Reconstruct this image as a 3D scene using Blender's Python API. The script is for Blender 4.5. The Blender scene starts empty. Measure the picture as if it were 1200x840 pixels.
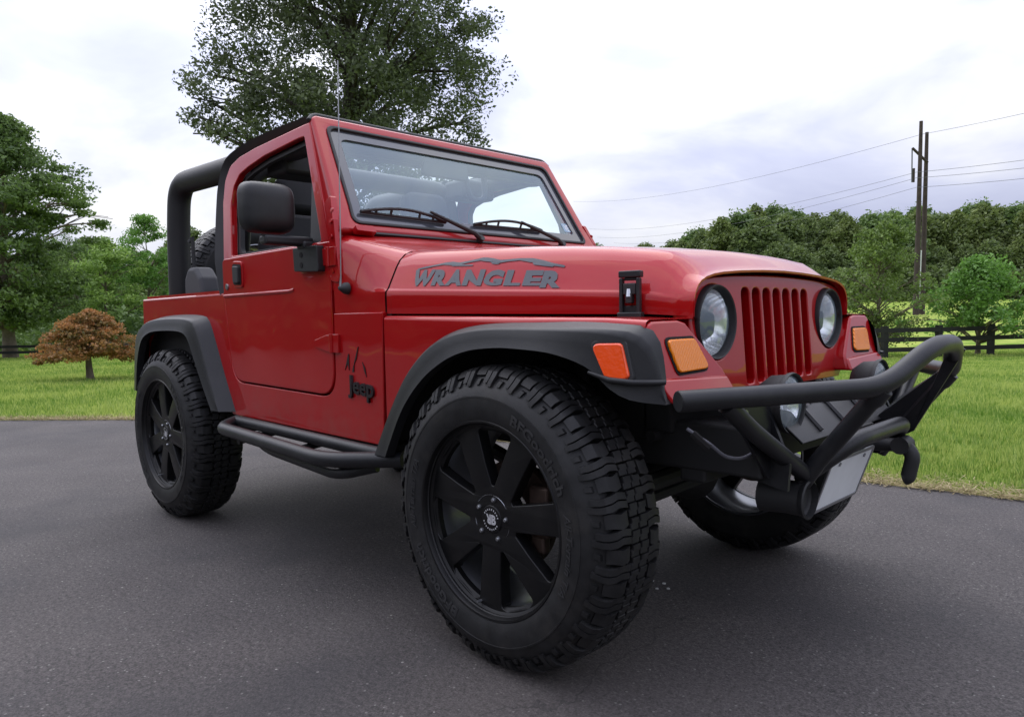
import bpy, bmesh, math, random
import numpy as np
from mathutils import Vector, Matrix, noise as mnoise
random.seed(7); RNG = np.random.default_rng(11)
S = bpy.context.scene
COL = S.collection
PI = math.pi
R = math.radians

# ------------------------------------------------------------------ camera
CAMPOS = Vector((1.4401, -2.1572, 0.976))
YAW, PITCH, ROLL, FOC = 0.784, -0.0843, -0.018, 859.07
def cam_axes():
    ca, sa, cb, sb = math.cos(YAW), math.sin(YAW), math.cos(PITCH), math.sin(PITCH)
    f = Vector((-sa*cb, ca*cb, sb)); r = Vector((ca, sa, 0)); u = r.cross(f)
    cc, sc = math.cos(ROLL), math.sin(ROLL)
    return cc*r+sc*u, -sc*r+cc*u, f
_r, _u, _f = cam_axes()
cd = bpy.data.cameras.new('camera'); cam = bpy.data.objects.new('camera', cd); COL.objects.link(cam)
cd.sensor_fit = 'HORIZONTAL'; cd.sensor_width = 36; cd.lens = FOC/1200*36; cd.shift_y = 24/1200
cd.clip_start = 0.05; cd.clip_end = 6000
m = Matrix((( _r.x, _u.x, -_f.x, CAMPOS.x), (_r.y, _u.y, -_f.y, CAMPOS.y), (_r.z, _u.z, -_f.z, CAMPOS.z), (0, 0, 0, 1)))
cam.matrix_world = m
S.camera = cam
S.view_settings.view_transform = 'Standard'; S.view_settings.look = 'None'
S.view_settings.gamma = 1; S.view_settings.exposure = 0.2
S.cycles.max_bounces = 8; S.cycles.transparent_max_bounces = 16

# ------------------------------------------------------------------ sky and sun
SUN_EL, SUN_AZ = R(50), R(165)          # azimuth measured from +X towards +Y: light comes from behind and beyond the car
W = bpy.data.worlds.new('World'); S.world = W; W.use_nodes = True
nt = W.node_tree; N = nt.nodes; L = nt.links
for n in list(N): N.remove(n)
out = N.new('ShaderNodeOutputWorld'); bg = N.new('ShaderNodeBackground'); bg.inputs['Strength'].default_value = 0.1
sky = N.new('ShaderNodeTexSky'); sky.sky_type = 'NISHITA'; sky.sun_disc = False
sky.sun_elevation = SUN_EL; sky.sun_rotation = PI/2 - SUN_AZ
tc = N.new('ShaderNodeTexCoord')
mp = N.new('ShaderNodeMapping'); mp.inputs['Scale'].default_value = (1.0, 1.0, 2.2); mp.inputs['Location'].default_value = (0.35, 0.2, 0.1)
L.new(tc.outputs['Generated'], mp.inputs['Vector'])
nz = N.new('ShaderNodeTexNoise'); nz.inputs['Scale'].default_value = 2.3; nz.inputs['Detail'].default_value = 6; nz.inputs['Roughness'].default_value = 0.52
nz.inputs['Distortion'].default_value = 0.35
L.new(mp.outputs['Vector'], nz.inputs['Vector'])
cr = N.new('ShaderNodeValToRGB'); ce = cr.color_ramp
ce.elements[0].position = 0.36; ce.elements[0].color = (0.54, 0.57, 0.80, 1)
ce.elements[1].position = 0.62; ce.elements[1].color = (1.05, 1.05, 1.08, 1)
e = ce.elements.new(0.48); e.color = (0.70, 0.73, 0.93, 1)
L.new(nz.outputs['Fac'], cr.inputs['Fac'])
vm = N.new('ShaderNodeVectorMath'); vm.operation = 'SCALE'; vm.inputs['Scale'].default_value = 10.2
L.new(cr.outputs['Color'], vm.inputs[0])
# an overcast sky is brighter overhead than at the horizon
sx = N.new('ShaderNodeSeparateXYZ'); L.new(tc.outputs['Generated'], sx.inputs[0])
zz = N.new('ShaderNodeMapRange'); zz.inputs['From Min'].default_value = 0; zz.inputs['From Max'].default_value = 1
zz.inputs['To Min'].default_value = 5.4; zz.inputs['To Max'].default_value = 20.5
L.new(sx.outputs['Z'], zz.inputs['Value'])
# and brighter on the side where the hidden sun stands
dt = N.new('ShaderNodeVectorMath'); dt.operation = 'DOT_PRODUCT'; dt.inputs[1].default_value = (math.cos(SUN_EL)*math.cos(SUN_AZ), math.cos(SUN_EL)*math.sin(SUN_AZ), math.sin(SUN_EL)*.5)
L.new(tc.outputs['Generated'], dt.inputs[0])
dm = N.new('ShaderNodeMapRange'); dm.inputs['From Min'].default_value = -.7; dm.inputs['From Max'].default_value = .75; dm.inputs['To Min'].default_value = .78; dm.inputs['To Max'].default_value = 1.28
L.new(dt.outputs['Value'], dm.inputs['Value'])
ml = N.new('ShaderNodeMath'); ml.operation = 'MULTIPLY'; L.new(zz.outputs['Result'], ml.inputs[0]); L.new(dm.outputs['Result'], ml.inputs[1]); L.new(ml.outputs[0], vm.inputs['Scale'])
mx = N.new('ShaderNodeMix'); mx.data_type = 'RGBA'; mx.inputs['Factor'].default_value = 0.93
L.new(sky.outputs['Color'], mx.inputs['A']); L.new(vm.outputs['Vector'], mx.inputs['B'])
L.new(mx.outputs['Result'], bg.inputs['Color']); L.new(bg.outputs['Background'], out.inputs['Surface'])

sd = bpy.data.lights.new('sun', 'SUN'); sun = bpy.data.objects.new('sun', sd); COL.objects.link(sun)
sd.energy = 1.4; sd.angle = R(70); sd.color = (1.0, 0.97, 0.93)
sv = Vector((math.cos(SUN_EL)*math.cos(SUN_AZ), math.cos(SUN_EL)*math.sin(SUN_AZ), math.sin(SUN_EL)))
sun.rotation_euler = (-sv).to_track_quat('-Z', 'Y').to_euler()

# ------------------------------------------------------------------ materials
def mat(name, color, rough=0.5, metal=0.0, coat=0.0, coat_rough=0.03, spec=0.5, noise=None, bump=None, **kw):
    """Principled material; noise=(scale, amount) varies the colour, bump=(scale, strength, distance) roughens it."""
    M = bpy.data.materials.new(name); M.use_nodes = True
    n = M.node_tree.nodes; l = M.node_tree.links; b = n['Principled BSDF']
    b.inputs['Base Color'].default_value = (*color, 1); b.inputs['Roughness'].default_value = rough
    b.inputs['Metallic'].default_value = metal; b.inputs['Coat Weight'].default_value = coat
    b.inputs['Coat Roughness'].default_value = coat_rough; b.inputs['Specular IOR Level'].default_value = spec
    t = n.new('ShaderNodeTexCoord')
    if noise:
        z = n.new('ShaderNodeTexNoise'); z.inputs['Scale'].default_value = noise[0]; z.inputs['Detail'].default_value = 5
        l.new(t.outputs['Object'], z.inputs['Vector'])
        mr = n.new('ShaderNodeMapRange'); mr.inputs['From Min'].default_value = .3; mr.inputs['From Max'].default_value = .7
        mr.inputs['To Min'].default_value = 1-noise[1]; mr.inputs['To Max'].default_value = 1+noise[1]
        l.new(z.outputs['Fac'], mr.inputs['Value'])
        v = n.new('ShaderNodeVectorMath'); v.operation = 'SCALE'; v.inputs[0].default_value = color
        l.new(mr.outputs['Result'], v.inputs['Scale']); l.new(v.outputs['Vector'], b.inputs['Base Color'])
    if bump:
        z = n.new('ShaderNodeTexNoise'); z.inputs['Scale'].default_value = bump[0]; z.inputs['Detail'].default_value = 4
        l.new(t.outputs['Object'], z.inputs['Vector'])
        bp = n.new('ShaderNodeBump'); bp.inputs['Strength'].default_value = bump[1]; bp.inputs['Distance'].default_value = bump[2]
        l.new(z.outputs['Fac'], bp.inputs['Height']); l.new(bp.outputs['Normal'], b.inputs['Normal'])
    for k, v in kw.items(): b.inputs[k.replace('_', ' ')].default_value = v
    return M

RED = mat('red paint', (0.365, 0.0025, 0.0045), 0.42, 0.12, 0.78, 0.012, 0.12, noise=(3.0, 0.05))
def ripple(M):   # pressed steel is never quite flat
    n = M.node_tree.nodes; l = M.node_tree.links; t = n.new('ShaderNodeTexCoord'); z = n.new('ShaderNodeTexNoise'); z.inputs['Scale'].default_value = 3.2; z.inputs['Detail'].default_value = 1
    l.new(t.outputs['Object'], z.inputs['Vector']); b = n.new('ShaderNodeBump'); b.inputs['Strength'].default_value = .5; b.inputs['Distance'].default_value = .012
    l.new(z.outputs['Fac'], b.inputs['Height']); l.new(b.outputs['Normal'], n['Principled BSDF'].inputs['Coat Normal'])
ripple(RED)
GAP = mat('dark gap', (0.006, 0.005, 0.005), 0.9)
PLASTIC = mat('black grained plastic', (0.015, 0.0155, 0.017), 0.46, spec=.4, noise=(5, .18), bump=(500, .25, .001))
RUBBER = mat('black rubber trim', (0.02, 0.02, 0.021), 0.6)
POWDER = mat('black powder coat', (0.011, 0.0115, 0.0135), 0.42, spec=.4, noise=(14, .2), bump=(380, .35, .0012))
TYRE = mat('tyre rubber', (0.012, 0.012, 0.0125), 0.55, spec=.35, noise=(22, .45), bump=(160, .3, .001))
RIMBLK = mat('satin black wheel', (0.005, 0.005, 0.0055), 0.38, spec=.28, noise=(9, .1))
STEEL = mat('grey steel', (0.34, 0.35, 0.37), 0.32, 0.9)
BARREL = mat('bare wheel barrel', (0.27, 0.28, 0.30), 0.32, 0.85)
RUSTY = mat('rusty disc', (0.07, 0.045, 0.035), 0.55, 0.5, noise=(20, .3))
CHROME = mat('chrome', (0.8, 0.8, 0.82), 0.08, 1.0)
UNDER = mat('dirty black underbody', (0.012, 0.012, 0.012), 0.75, noise=(8, .3))
FABRIC = mat('dark seat fabric', (0.022, 0.022, 0.025), 0.9, bump=(300, .3, .001))
PAD = mat('black vinyl padding', (0.016, 0.016, 0.017), 0.55, bump=(90, .12, .003))
GREYVINYL = mat('grey vinyl', (0.055, 0.055, 0.06), 0.7)
DECAL = mat('grey vinyl decal', (0.042, 0.050, 0.062), 0.35, 0.0, 0.4)
INK = mat('black decal', (0.012, 0.008, 0.01), 0.4)
WHITE = mat('white enamel', (0.75, 0.77, 0.8), 0.4)
LOGO = mat('grey logo', (0.42, 0.42, 0.43), 0.4)
PLATE = mat('pale licence plate', (0.78, 0.80, 0.82), 0.35, noise=(12, .06))
MIRRORG = mat('mirror glass', (0.8, 0.8, 0.8), 0.03, 1.0)
AMBER = mat('amber lens', (1.0, 0.27, 0.003), 0.25, 0.0, 0.25, 0.02, bump=(120, .4, .002))
ORANGE = mat('orange marker lens', (0.95, 0.085, 0.008), 0.15, 0.0, 1.0, 0.02, bump=(90, .3, .002))
FRIT = mat('dark glass edge', (0.07, 0.075, 0.09), 0.12, 0.0, 0.6)
WOODBLK = mat('black painted board', (0.008, 0.008, 0.008), 0.7, noise=(6, .3), bump=(40, .3, .004))
POLE = mat('weathered pole wood', (0.05, 0.035, 0.032), 0.85, noise=(3, .3))
WIRE = mat('power line', (0.11, 0.11, 0.13), 0.6)
BARK = mat('tree bark', (0.045, 0.036, 0.028), 0.9, noise=(6, .35), bump=(14, .8, .03))
PALEBARK = mat('pale bark', (0.16, 0.13, 0.10), 0.9, noise=(6, .3), bump=(14, .8, .03))

def dusty(M, color, scale, lo, hi, amount, zmax=None):
    n = M.node_tree.nodes; l = M.node_tree.links; b = n['Principled BSDF']; src = b.inputs['Base Color'].links[0].from_socket
    t = n.new('ShaderNodeTexCoord'); z = n.new('ShaderNodeTexNoise'); z.inputs['Scale'].default_value = scale; z.inputs['Detail'].default_value = 7; z.inputs['Roughness'].default_value = .7
    l.new(t.outputs['Object'], z.inputs['Vector'])
    r = n.new('ShaderNodeMapRange'); r.inputs['From Min'].default_value = lo; r.inputs['From Max'].default_value = hi; r.inputs['To Max'].default_value = amount; l.new(z.outputs['Fac'], r.inputs['Value'])
    f = r.outputs['Result']
    if zmax:
        sp = n.new('ShaderNodeSeparateXYZ'); l.new(t.outputs['Object'], sp.inputs[0])
        q = n.new('ShaderNodeMapRange'); q.inputs['From Min'].default_value = zmax[0]; q.inputs['From Max'].default_value = zmax[1]; q.inputs['To Min'].default_value = 1; q.inputs['To Max'].default_value = 0; l.new(sp.outputs['Z'], q.inputs['Value'])
        mm = n.new('ShaderNodeMath'); mm.operation = 'MULTIPLY'; l.new(f, mm.inputs[0]); l.new(q.outputs['Result'], mm.inputs[1]); f = mm.outputs[0]
    x = n.new('ShaderNodeMix'); x.data_type = 'RGBA'; x.inputs['B'].default_value = (*color, 1); l.new(f, x.inputs['Factor']); l.new(src, x.inputs['A']); l.new(x.outputs['Result'], b.inputs['Base Color'])
dusty(TYRE, (.05, .044, .038), 9, .50, .78, .5)
dusty(PLASTIC, (.05, .048, .045), 5, .48, .8, .4)
dusty(POWDER, (.05, .048, .045), 7, .5, .8, .4)
dusty(RIMBLK, (.03, .027, .024), 8, .5, .8, .4)
dusty(RED, (.16, .10, .075), 14, .40, .75, .35, (.55, .80))
def glass_mat(name, tint, spec=1.0, haze=0.0, refl=(1, 1, 1)):
    M = bpy.data.materials.new(name); M.use_nodes = True
    n = M.node_tree.nodes; l = M.node_tree.links; n.remove(n['Principled BSDF']); o = n['Material Output']
    t = n.new('ShaderNodeBsdfTransparent'); t.inputs['Color'].default_value = (*tint, 1)
    g = n.new('ShaderNodeBsdfGlossy'); g.inputs['Roughness'].default_value = 0.01; g.inputs['Color'].default_value = (*refl, 1)
    f = n.new('ShaderNodeLayerWeight'); f.inputs['Blend'].default_value = .5
    pw = n.new('ShaderNodeMath'); pw.operation = 'POWER'; pw.inputs[1].default_value = 5; l.new(f.outputs['Facing'], pw.inputs[0])
    sc = n.new('ShaderNodeMath'); sc.operation = 'MULTIPLY_ADD'; sc.inputs[1].default_value = .92; sc.inputs[2].default_value = .08; l.new(pw.outputs[0], sc.inputs[0])
    mu = n.new('ShaderNodeMath'); mu.operation = 'MULTIPLY'; mu.inputs[1].default_value = spec; mu.use_clamp = True
    l.new(sc.outputs[0], mu.inputs[0])
    x = n.new('ShaderNodeMixShader'); l.new(mu.outputs[0], x.inputs['Fac']); l.new(t.outputs[0], x.inputs[1]); l.new(g.outputs[0], x.inputs[2])
    last = x
    if haze:
        d = n.new('ShaderNodeBsdfDiffuse'); d.inputs['Color'].default_value = (0.62, 0.82, 0.92, 1)
        y = n.new('ShaderNodeMixShader'); y.inputs['Fac'].default_value = haze
        l.new(x.outputs[0], y.inputs[1]); l.new(d.outputs[0], y.inputs[2]); last = y
    l.new(last.outputs[0], o.inputs['Surface'])
    return M
GLASS = glass_mat('windshield glass', (0.84, 0.95, 0.97), 1.5, 0.09, (.78, .90, 1.0))  # the bluish haze puts reflected sky into the glass as diffuse colour
CLEAR = glass_mat('clear lamp glass', (0.97, 0.98, 0.98), 1.0, 0.13)

def ribs(M):
    n = M.node_tree.nodes; l = M.node_tree.links; t = n.new('ShaderNodeTexCoord'); w = n.new('ShaderNodeTexWave'); w.bands_direction = 'Y'; w.inputs['Scale'].default_value = 42
    l.new(t.outputs['Object'], w.inputs['Vector']); b = n.new('ShaderNodeBump'); b.inputs['Strength'].default_value = .7; b.inputs['Distance'].default_value = .004
    l.new(w.outputs['Fac'], b.inputs['Height']); l.new(b.outputs['Normal'], n['Principled BSDF'].inputs['Normal'])
ribs(AMBER)
def reflector_mat():
    M = mat('headlight reflector', (0.90, 0.91, 0.92), 0.24, 0.9)
    n = M.node_tree.nodes; l = M.node_tree.links
    t = n.new('ShaderNodeTexCoord'); w = n.new('ShaderNodeTexWave'); w.bands_direction = 'Y'; w.inputs['Scale'].default_value = 28; w.inputs['Distortion'].default_value = 1.2
    l.new(t.outputs['Object'], w.inputs['Vector'])
    b = n.new('ShaderNodeBump'); b.inputs['Strength'].default_value = .22; b.inputs['Distance'].default_value = .003
    l.new(w.outputs['Fac'], b.inputs['Height']); l.new(b.outputs['Normal'], n['Principled BSDF'].inputs['Normal'])
    return M
REFLECT = reflector_mat()

def leaf_mat(name, dark, light, trans=0.35):
    M = bpy.data.materials.new(name); M.use_nodes = True
    n = M.node_tree.nodes; l = M.node_tree.links; n.remove(n['Principled BSDF']); o = n['Material Output']
    a = n.new('ShaderNodeAttribute'); a.attribute_name = 'tint'
    r = n.new('ShaderNodeValToRGB'); r.color_ramp.elements[0].color = (*dark, 1); r.color_ramp.elements[1].color = (*light, 1)
    l.new(a.outputs['Fac'], r.inputs['Fac'])
    d = n.new('ShaderNodeBsdfDiffuse'); t = n.new('ShaderNodeBsdfTranslucent')
    g = n.new('ShaderNodeBsdfGlossy'); g.inputs['Roughness'].default_value = .45; g.inputs['Color'].default_value = (.5, .5, .5, 1)
    l.new(r.outputs['Color'], d.inputs['Color']); l.new(r.outputs['Color'], t.inputs['Color'])
    x = n.new('ShaderNodeMixShader'); x.inputs['Fac'].default_value = trans
    l.new(d.outputs[0], x.inputs[1]); l.new(t.outputs[0], x.inputs[2])
    y = n.new('ShaderNodeMixShader'); y.inputs['Fac'].default_value = .06
    l.new(x.outputs[0], y.inputs[1]); l.new(g.outputs[0], y.inputs[2])
    l.new(y.outputs[0], o.inputs['Surface'])
    return M
LEAF_OAK = leaf_mat('oak leaves', (0.062, 0.085, 0.039), (0.171, 0.211, 0.102))
LEAF_DARK = leaf_mat('dark leaves', (0.069, 0.121, 0.036), (0.219, 0.331, 0.088))
LEAF_MID = leaf_mat('mid green leaves', (0.135, 0.237, 0.049), (0.381, 0.553, 0.130))
LEAF_PALE = leaf_mat('pale green leaves', (0.095, 0.156, 0.031), (0.240, 0.338, 0.083))
LEAF_BRIGHT = leaf_mat('fresh green leaves', (0.083, 0.193, 0.028), (0.221, 0.414, 0.083))
LEAF_MAPLE = leaf_mat('russet maple leaves', (0.13, 0.125, 0.035), (0.60, 0.27, 0.10))
LEAF_FAR = leaf_mat('far wood leaves', (0.082, 0.123, 0.041), (0.240, 0.317, 0.096))
LEAF_WOOD = leaf_mat('woodland leaves', (0.088, 0.131, 0.035), (0.245, 0.308, 0.088))
GRASSB = leaf_mat('grass blades', (0.13, 0.26, 0.03), (0.52, 0.60, 0.16), 0.4)

# ------------------------------------------------------------------ mesh helpers
class MB:
    """collects geometry for ONE mesh object"""
    def __init__(s): s.v = []; s.f = []
    def add(s, vs, fs):
        o = len(s.v); s.v += [tuple(p) for p in vs]; s.f += [tuple(i+o for i in f) for f in fs]; return s
    def box(s, c, d, rot=None):
        x, y, z = d[0]/2, d[1]/2, d[2]/2
        P = [Vector(p) for p in [(-x,-y,-z),(x,-y,-z),(x,y,-z),(-x,y,-z),(-x,-y,z),(x,-y,z),(x,y,z),(-x,y,z)]]
        if rot is not None: P = [rot @ p for p in P]
        return s.add([p+Vector(c) for p in P], [(0,3,2,1),(4,5,6,7),(0,1,5,4),(1,2,6,5),(2,3,7,6),(3,0,4,7)])
    def tube(s, pts, r, seg=12, caps=True):
        pts = [Vector(p) for p in pts]; n = len(pts)
        rad = r if isinstance(r, (list, tuple)) else [r]*n
        rings = []; up = None
        for i in range(n):
            t = (pts[min(i+1, n-1)]-pts[max(i-1, 0)]).normalized()
            if up is None:
                up = Vector((0, 0, 1)) if abs(t.z) < .9 else Vector((1, 0, 0))
            a = t.cross(up)
            if a.length < 1e-5: a = t.orthogonal()
            a.normalize(); b = a.cross(t).normalized(); up = b
            rings.append([pts[i]+rad[i]*(math.cos(2*PI*k/seg)*a+math.sin(2*PI*k/seg)*b) for k in range(seg)])
        vs = [p for q in rings for p in q]
        fs = [(i*seg+k, i*seg+(k+1) % seg, (i+1)*seg+(k+1) % seg, (i+1)*seg+k) for i in range(n-1) for k in range(seg)]
        if caps: fs += [tuple(range(seg-1, -1, -1)), tuple((n-1)*seg+k for k in range(seg))]
        return s.add(vs, fs)
    def lathe(s, prof, o=(0,0,0), axis='y', seg=64, closed=False):
        """prof: (radius, position along the axis)"""
        vs = []
        for rr, h in prof:
            for k in range(seg):
                a = 2*PI*k/seg; c, d = rr*math.cos(a), rr*math.sin(a)
                p = {'y': (c, h, d), 'x': (h, c, d), 'z': (c, d, h)}[axis]
                vs.append((p[0]+o[0], p[1]+o[1], p[2]+o[2]))
        n = len(prof); fs = []
        for i in range(n if closed else n-1):
            j = (i+1) % n
            for k in range(seg): fs.append((i*seg+k, i*seg+(k+1) % seg, j*seg+(k+1) % seg, j*seg+k))
        return s.add(vs, fs)
    def grid(s, rows):
        n, mm = len(rows), len(rows[0])
        return s.add([p for q in rows for p in q], [(i*mm+j, i*mm+j+1, (i+1)*mm+j+1, (i+1)*mm+j) for i in range(n-1) for j in range(mm-1)])
    def prism(s, poly, fn, d0, d1):
        """poly 2-D, fn(u, v, d) -> point; extruded from d0 to d1"""
        n = len(poly)
        return s.add([fn(u, v, d0) for u, v in poly]+[fn(u, v, d1) for u, v in poly],
                     [tuple(range(n)), tuple(range(2*n-1, n-1, -1))]+[(i, (i+1) % n, n+(i+1) % n, n+i) for i in range(n)])
    def build(s, name, material, parent=None, smooth=35, bevel=0, seg=2, solid=0, recalc=True, subsurf=0):
        me = bpy.data.meshes.new(name); me.from_pydata(s.v, [], s.f); me.update()
        if recalc:
            bm = bmesh.new(); bm.from_mesh(me); bmesh.ops.recalc_face_normals(bm, faces=bm.faces); bm.to_mesh(me); bm.free()
        return link(name, me, material, parent, smooth, bevel, seg, solid, subsurf)
def link(name, me, material, parent=None, smooth=35, bevel=0, seg=2, solid=0, subsurf=0):
    me.materials.append(material)
    if smooth:
        me.polygons.foreach_set('use_smooth', [True]*len(me.polygons))
        if smooth < 180: me.set_sharp_from_angle(angle=R(smooth))
    o = bpy.data.objects.new(name, me); COL.objects.link(o)
    if parent is not None: o.parent = parent
    if subsurf:
        q = o.modifiers.new('subsurf', 'SUBSURF'); q.levels = q.render_levels = subsurf
    if solid:
        q = o.modifiers.new('solid', 'SOLIDIFY'); q.thickness = solid; q.offset = -1
    if bevel:
        q = o.modifiers.new('bevel', 'BEVEL'); q.width = bevel; q.segments = seg; q.limit_method = 'ANGLE'; q.angle_limit = R(32); q.harden_normals = True
    if smooth and smooth < 60 and not subsurf and len(me.polygons) < 4000:
        q = o.modifiers.new('normals', 'WEIGHTED_NORMAL'); q.keep_sharp = True; q.weight = 80
    return o
def tag(o, label=None, cat=None, group=None, kind=None):
    if label: o['label'] = label
    if cat: o['category'] = cat
    if group: o['group'] = group
    if kind: o['kind'] = kind
    return o
def empty(name, loc, label, cat, group=None):
    o = bpy.data.objects.new(name, None); COL.objects.link(o); o.location = loc; o.empty_display_size = .2
    return tag(o, label, cat, group)
def rounded(poly, rad, n=6):
    """round the corners of a 2-D polygon; rad a number or one per corner"""
    k = len(poly); out = []
    for i in range(k):
        p = Vector(poly[i]); a = Vector(poly[i-1])-p; b = Vector(poly[(i+1) % k])-p
        r = rad[i] if isinstance(rad, (list, tuple)) else rad
        if r <= 1e-6: out.append(tuple(p)); continue
        la, lb = a.length, b.length; a.normalize(); b.normalize()
        c = max(-1, min(1, a.dot(b))); th = math.acos(c)
        if th > PI-0.02: out.append(tuple(p)); continue
        d = min(r/math.tan(th/2), .49*la, .49*lb)
        p0, p1 = p+a*d, p+b*d
        for j in range(n+1):
            t = j/n; out.append(tuple((1-t)**2*p0+2*t*(1-t)*p+t*t*p1))
    return out
def catmull(pts, n=6):
    P = [Vector(p) for p in pts]; out = []
    for i in range(len(P)-1):
        a, b, c, d = P[max(i-1, 0)], P[i], P[i+1], P[min(i+2, len(P)-1)]
        for j in range(n):
            t = j/n
            out.append(.5*((2*b)+(c-a)*t+(2*a-5*b+4*c-d)*t*t+(3*b-3*c+d-a)*t**3))
    out.append(P[-1]); return out
def bent(pts, rad, n=7):
    """3-D polyline with rounded corners"""
    P = [Vector(p) for p in pts]; out = [P[0]]
    for i in range(1, len(P)-1):
        a = P[i-1]-P[i]; b = P[i+1]-P[i]; r = min(rad, a.length*.45, b.length*.45)
        a.normalize(); b.normalize(); p0, p1 = P[i]+a*r, P[i]+b*r
        for j in range(n+1):
            t = j/n; out.append((1-t)**2*p0+2*t*(1-t)*P[i]+t*t*p1)
    out.append(P[-1]); return out
def interp(tab, x):
    if x <= tab[0][0]: return tab[0][1]
    for (x0, y0), (x1, y1) in zip(tab, tab[1:]):
        if x <= x1: return y0+(y1-y0)*(x-x0)/(x1-x0)
    return tab[-1][1]
def sm(a, b, x):
    t = max(0., min(1., (x-a)/(b-a))); return t*t*(3-2*t)
def plate_mesh(outer, holes, thick, fn, bevel=0.0):
    """flat plate with holes, built as a filled 2-D curve and turned into a mesh; fn(u, v, w) -> point, w across the thickness"""
    cu = bpy.data.curves.new('tmp', 'CURVE'); cu.dimensions = '2D'; cu.fill_mode = 'BOTH'
    cu.extrude = thick/2-bevel if bevel else thick/2; cu.bevel_depth = bevel; cu.bevel_resolution = 2; cu.offset = -bevel
    for poly in [outer]+holes:
        sp = cu.splines.new('POLY'); sp.points.add(len(poly)-1); sp.use_cyclic_u = True
        for i, (u, v) in enumerate(poly): sp.points[i].co = (u, v, 0, 1)
    ob = bpy.data.objects.new('tmp', cu); COL.objects.link(ob)
    dg = bpy.context.evaluated_depsgraph_get(); dg.update()
    me = bpy.data.meshes.new_from_object(ob.evaluated_get(dg))
    bpy.data.objects.remove(ob); bpy.data.curves.remove(cu)
    for v in me.vertices: v.co = Vector(fn(v.co.x, v.co.y, v.co.z))
    bm = bmesh.new(); bm.from_mesh(me); bmesh.ops.remove_doubles(bm, verts=bm.verts, dist=1e-5)
    bmesh.ops.recalc_face_normals(bm, faces=bm.faces); bm.to_mesh(me); bm.free()
    return me
def text_mesh(txt, fn, bold=0.0, extrude=0.0, fit=None, font_shear=0.0, arc=None):
    """lettering as a mesh; fit=(w, h): scaled to that box with u in 0..w and v in 0..h, then fn(u, v, w)"""
    cu = bpy.data.curves.new('tmp', 'FONT'); cu.body = txt; cu.size = 1; cu.offset = bold; cu.extrude = extrude; cu.shear = font_shear
    cu.resolution_u = 3
    ob = bpy.data.objects.new('tmp', cu); COL.objects.link(ob)
    dg = bpy.context.evaluated_depsgraph_get(); dg.update()
    me = bpy.data.meshes.new_from_object(ob.evaluated_get(dg))
    bpy.data.objects.remove(ob); bpy.data.curves.remove(cu)
    xs = [v.co.x for v in me.vertices]; ys = [v.co.y for v in me.vertices]
    x0, x1, y0, y1 = min(xs), max(xs), min(ys), max(ys)
    for v in me.vertices:
        u, w = v.co.x, v.co.y
        if fit: u = (u-x0)/(x1-x0)*fit[0]; w = (w-y0)/(y1-y0)*fit[1]
        v.co = Vector(fn(u, w, v.co.z))
    return me

def quads_object(name, Q, tint, material, parent=None, tris=False):
    """many free faces (leaves, blades) as one mesh; Q (n, k, 3), tint (n,)"""
    n, k = Q.shape[0], Q.shape[1]
    me = bpy.data.meshes.new(name); me.vertices.add(n*k); me.loops.add(n*k); me.polygons.add(n)
    me.vertices.foreach_set('co', Q.reshape(-1).astype(np.float32))
    me.loops.foreach_set('vertex_index', np.arange(n*k, dtype=np.int32))
    me.polygons.foreach_set('loop_start', np.arange(0, n*k, k, dtype=np.int32))
    me.polygons.foreach_set('loop_total', np.full(n, k, dtype=np.int32))
    me.update(calc_edges=True)
    at = me.attributes.new('tint', 'FLOAT', 'FACE'); at.data.foreach_set('value', tint.astype(np.float32))
    me.materials.append(material)
    o = bpy.data.objects.new(name, me); COL.objects.link(o)
    if parent is not None: o.parent = parent
    return o

# ------------------------------------------------------------------ terrain
FH = Vector((-.706, .708)); RH = Vector((.708, .706))
def terrain_z(x, y):
    dx, dy = x-CAMPOS.x, y-CAMPOS.y
    d = dx*FH.x+dy*FH.y; r = dx*RH.x+dy*RH.y; rad = math.hypot(dx, dy)
    if d <= 0: return -0.012
    a = r/max(d, .1); w = sm(-.1, .3, a)
    zr = -.85*sm(4, 30, d)+3.2*sm(30, 95, d)+6*sm(95, 200, d)
    zl = -.15*sm(10, 26, d)+1.0*sm(30, 80, d)+6*sm(80, 200, d)
    z = w*zr+(1-w)*zl
    z += .05*mnoise.noise(Vector((x*.25, y*.25, 0)))*sm(5, 14, rad)*(1-sm(18, 34, rad))
    return -0.012+z*sm(0, 4, d)
EDGE = [(-40, -17), (-16, -6.2), (-10.2, -2.9), (-7.73, -.60), (-7.11, -.08), (-6.54, .36), (-5.2, 1.10), (-3.6, 1.65), (-2, 1.95), (-.06, 2.17), (.69, 2.27), (2.2, 2.42), (5, 2.6), (12, 2.9), (40, 4)]
EDGE = [(p.x, p.y) for p in catmull([(a, b, 0) for a, b in EDGE], 8)]
def edge_dist(x, y):
    """signed distance to the drive's edge, positive on the lawn"""
    best = 1e9; s = 1
    for (x0, y0), (x1, y1) in zip(EDGE, EDGE[1:]):
        ex, ey = x1-x0, y1-y0; t = max(0, min(1, ((x-x0)*ex+(y-y0)*ey)/(ex*ex+ey*ey)))
        px, py = x-x0-t*ex, y-y0-t*ey; d = px*px+py*py
        if d < best: best = d; s = 1 if ex*(y-y0)-ey*(x-x0) > 0 else -1
    return s*math.sqrt(best)
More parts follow.
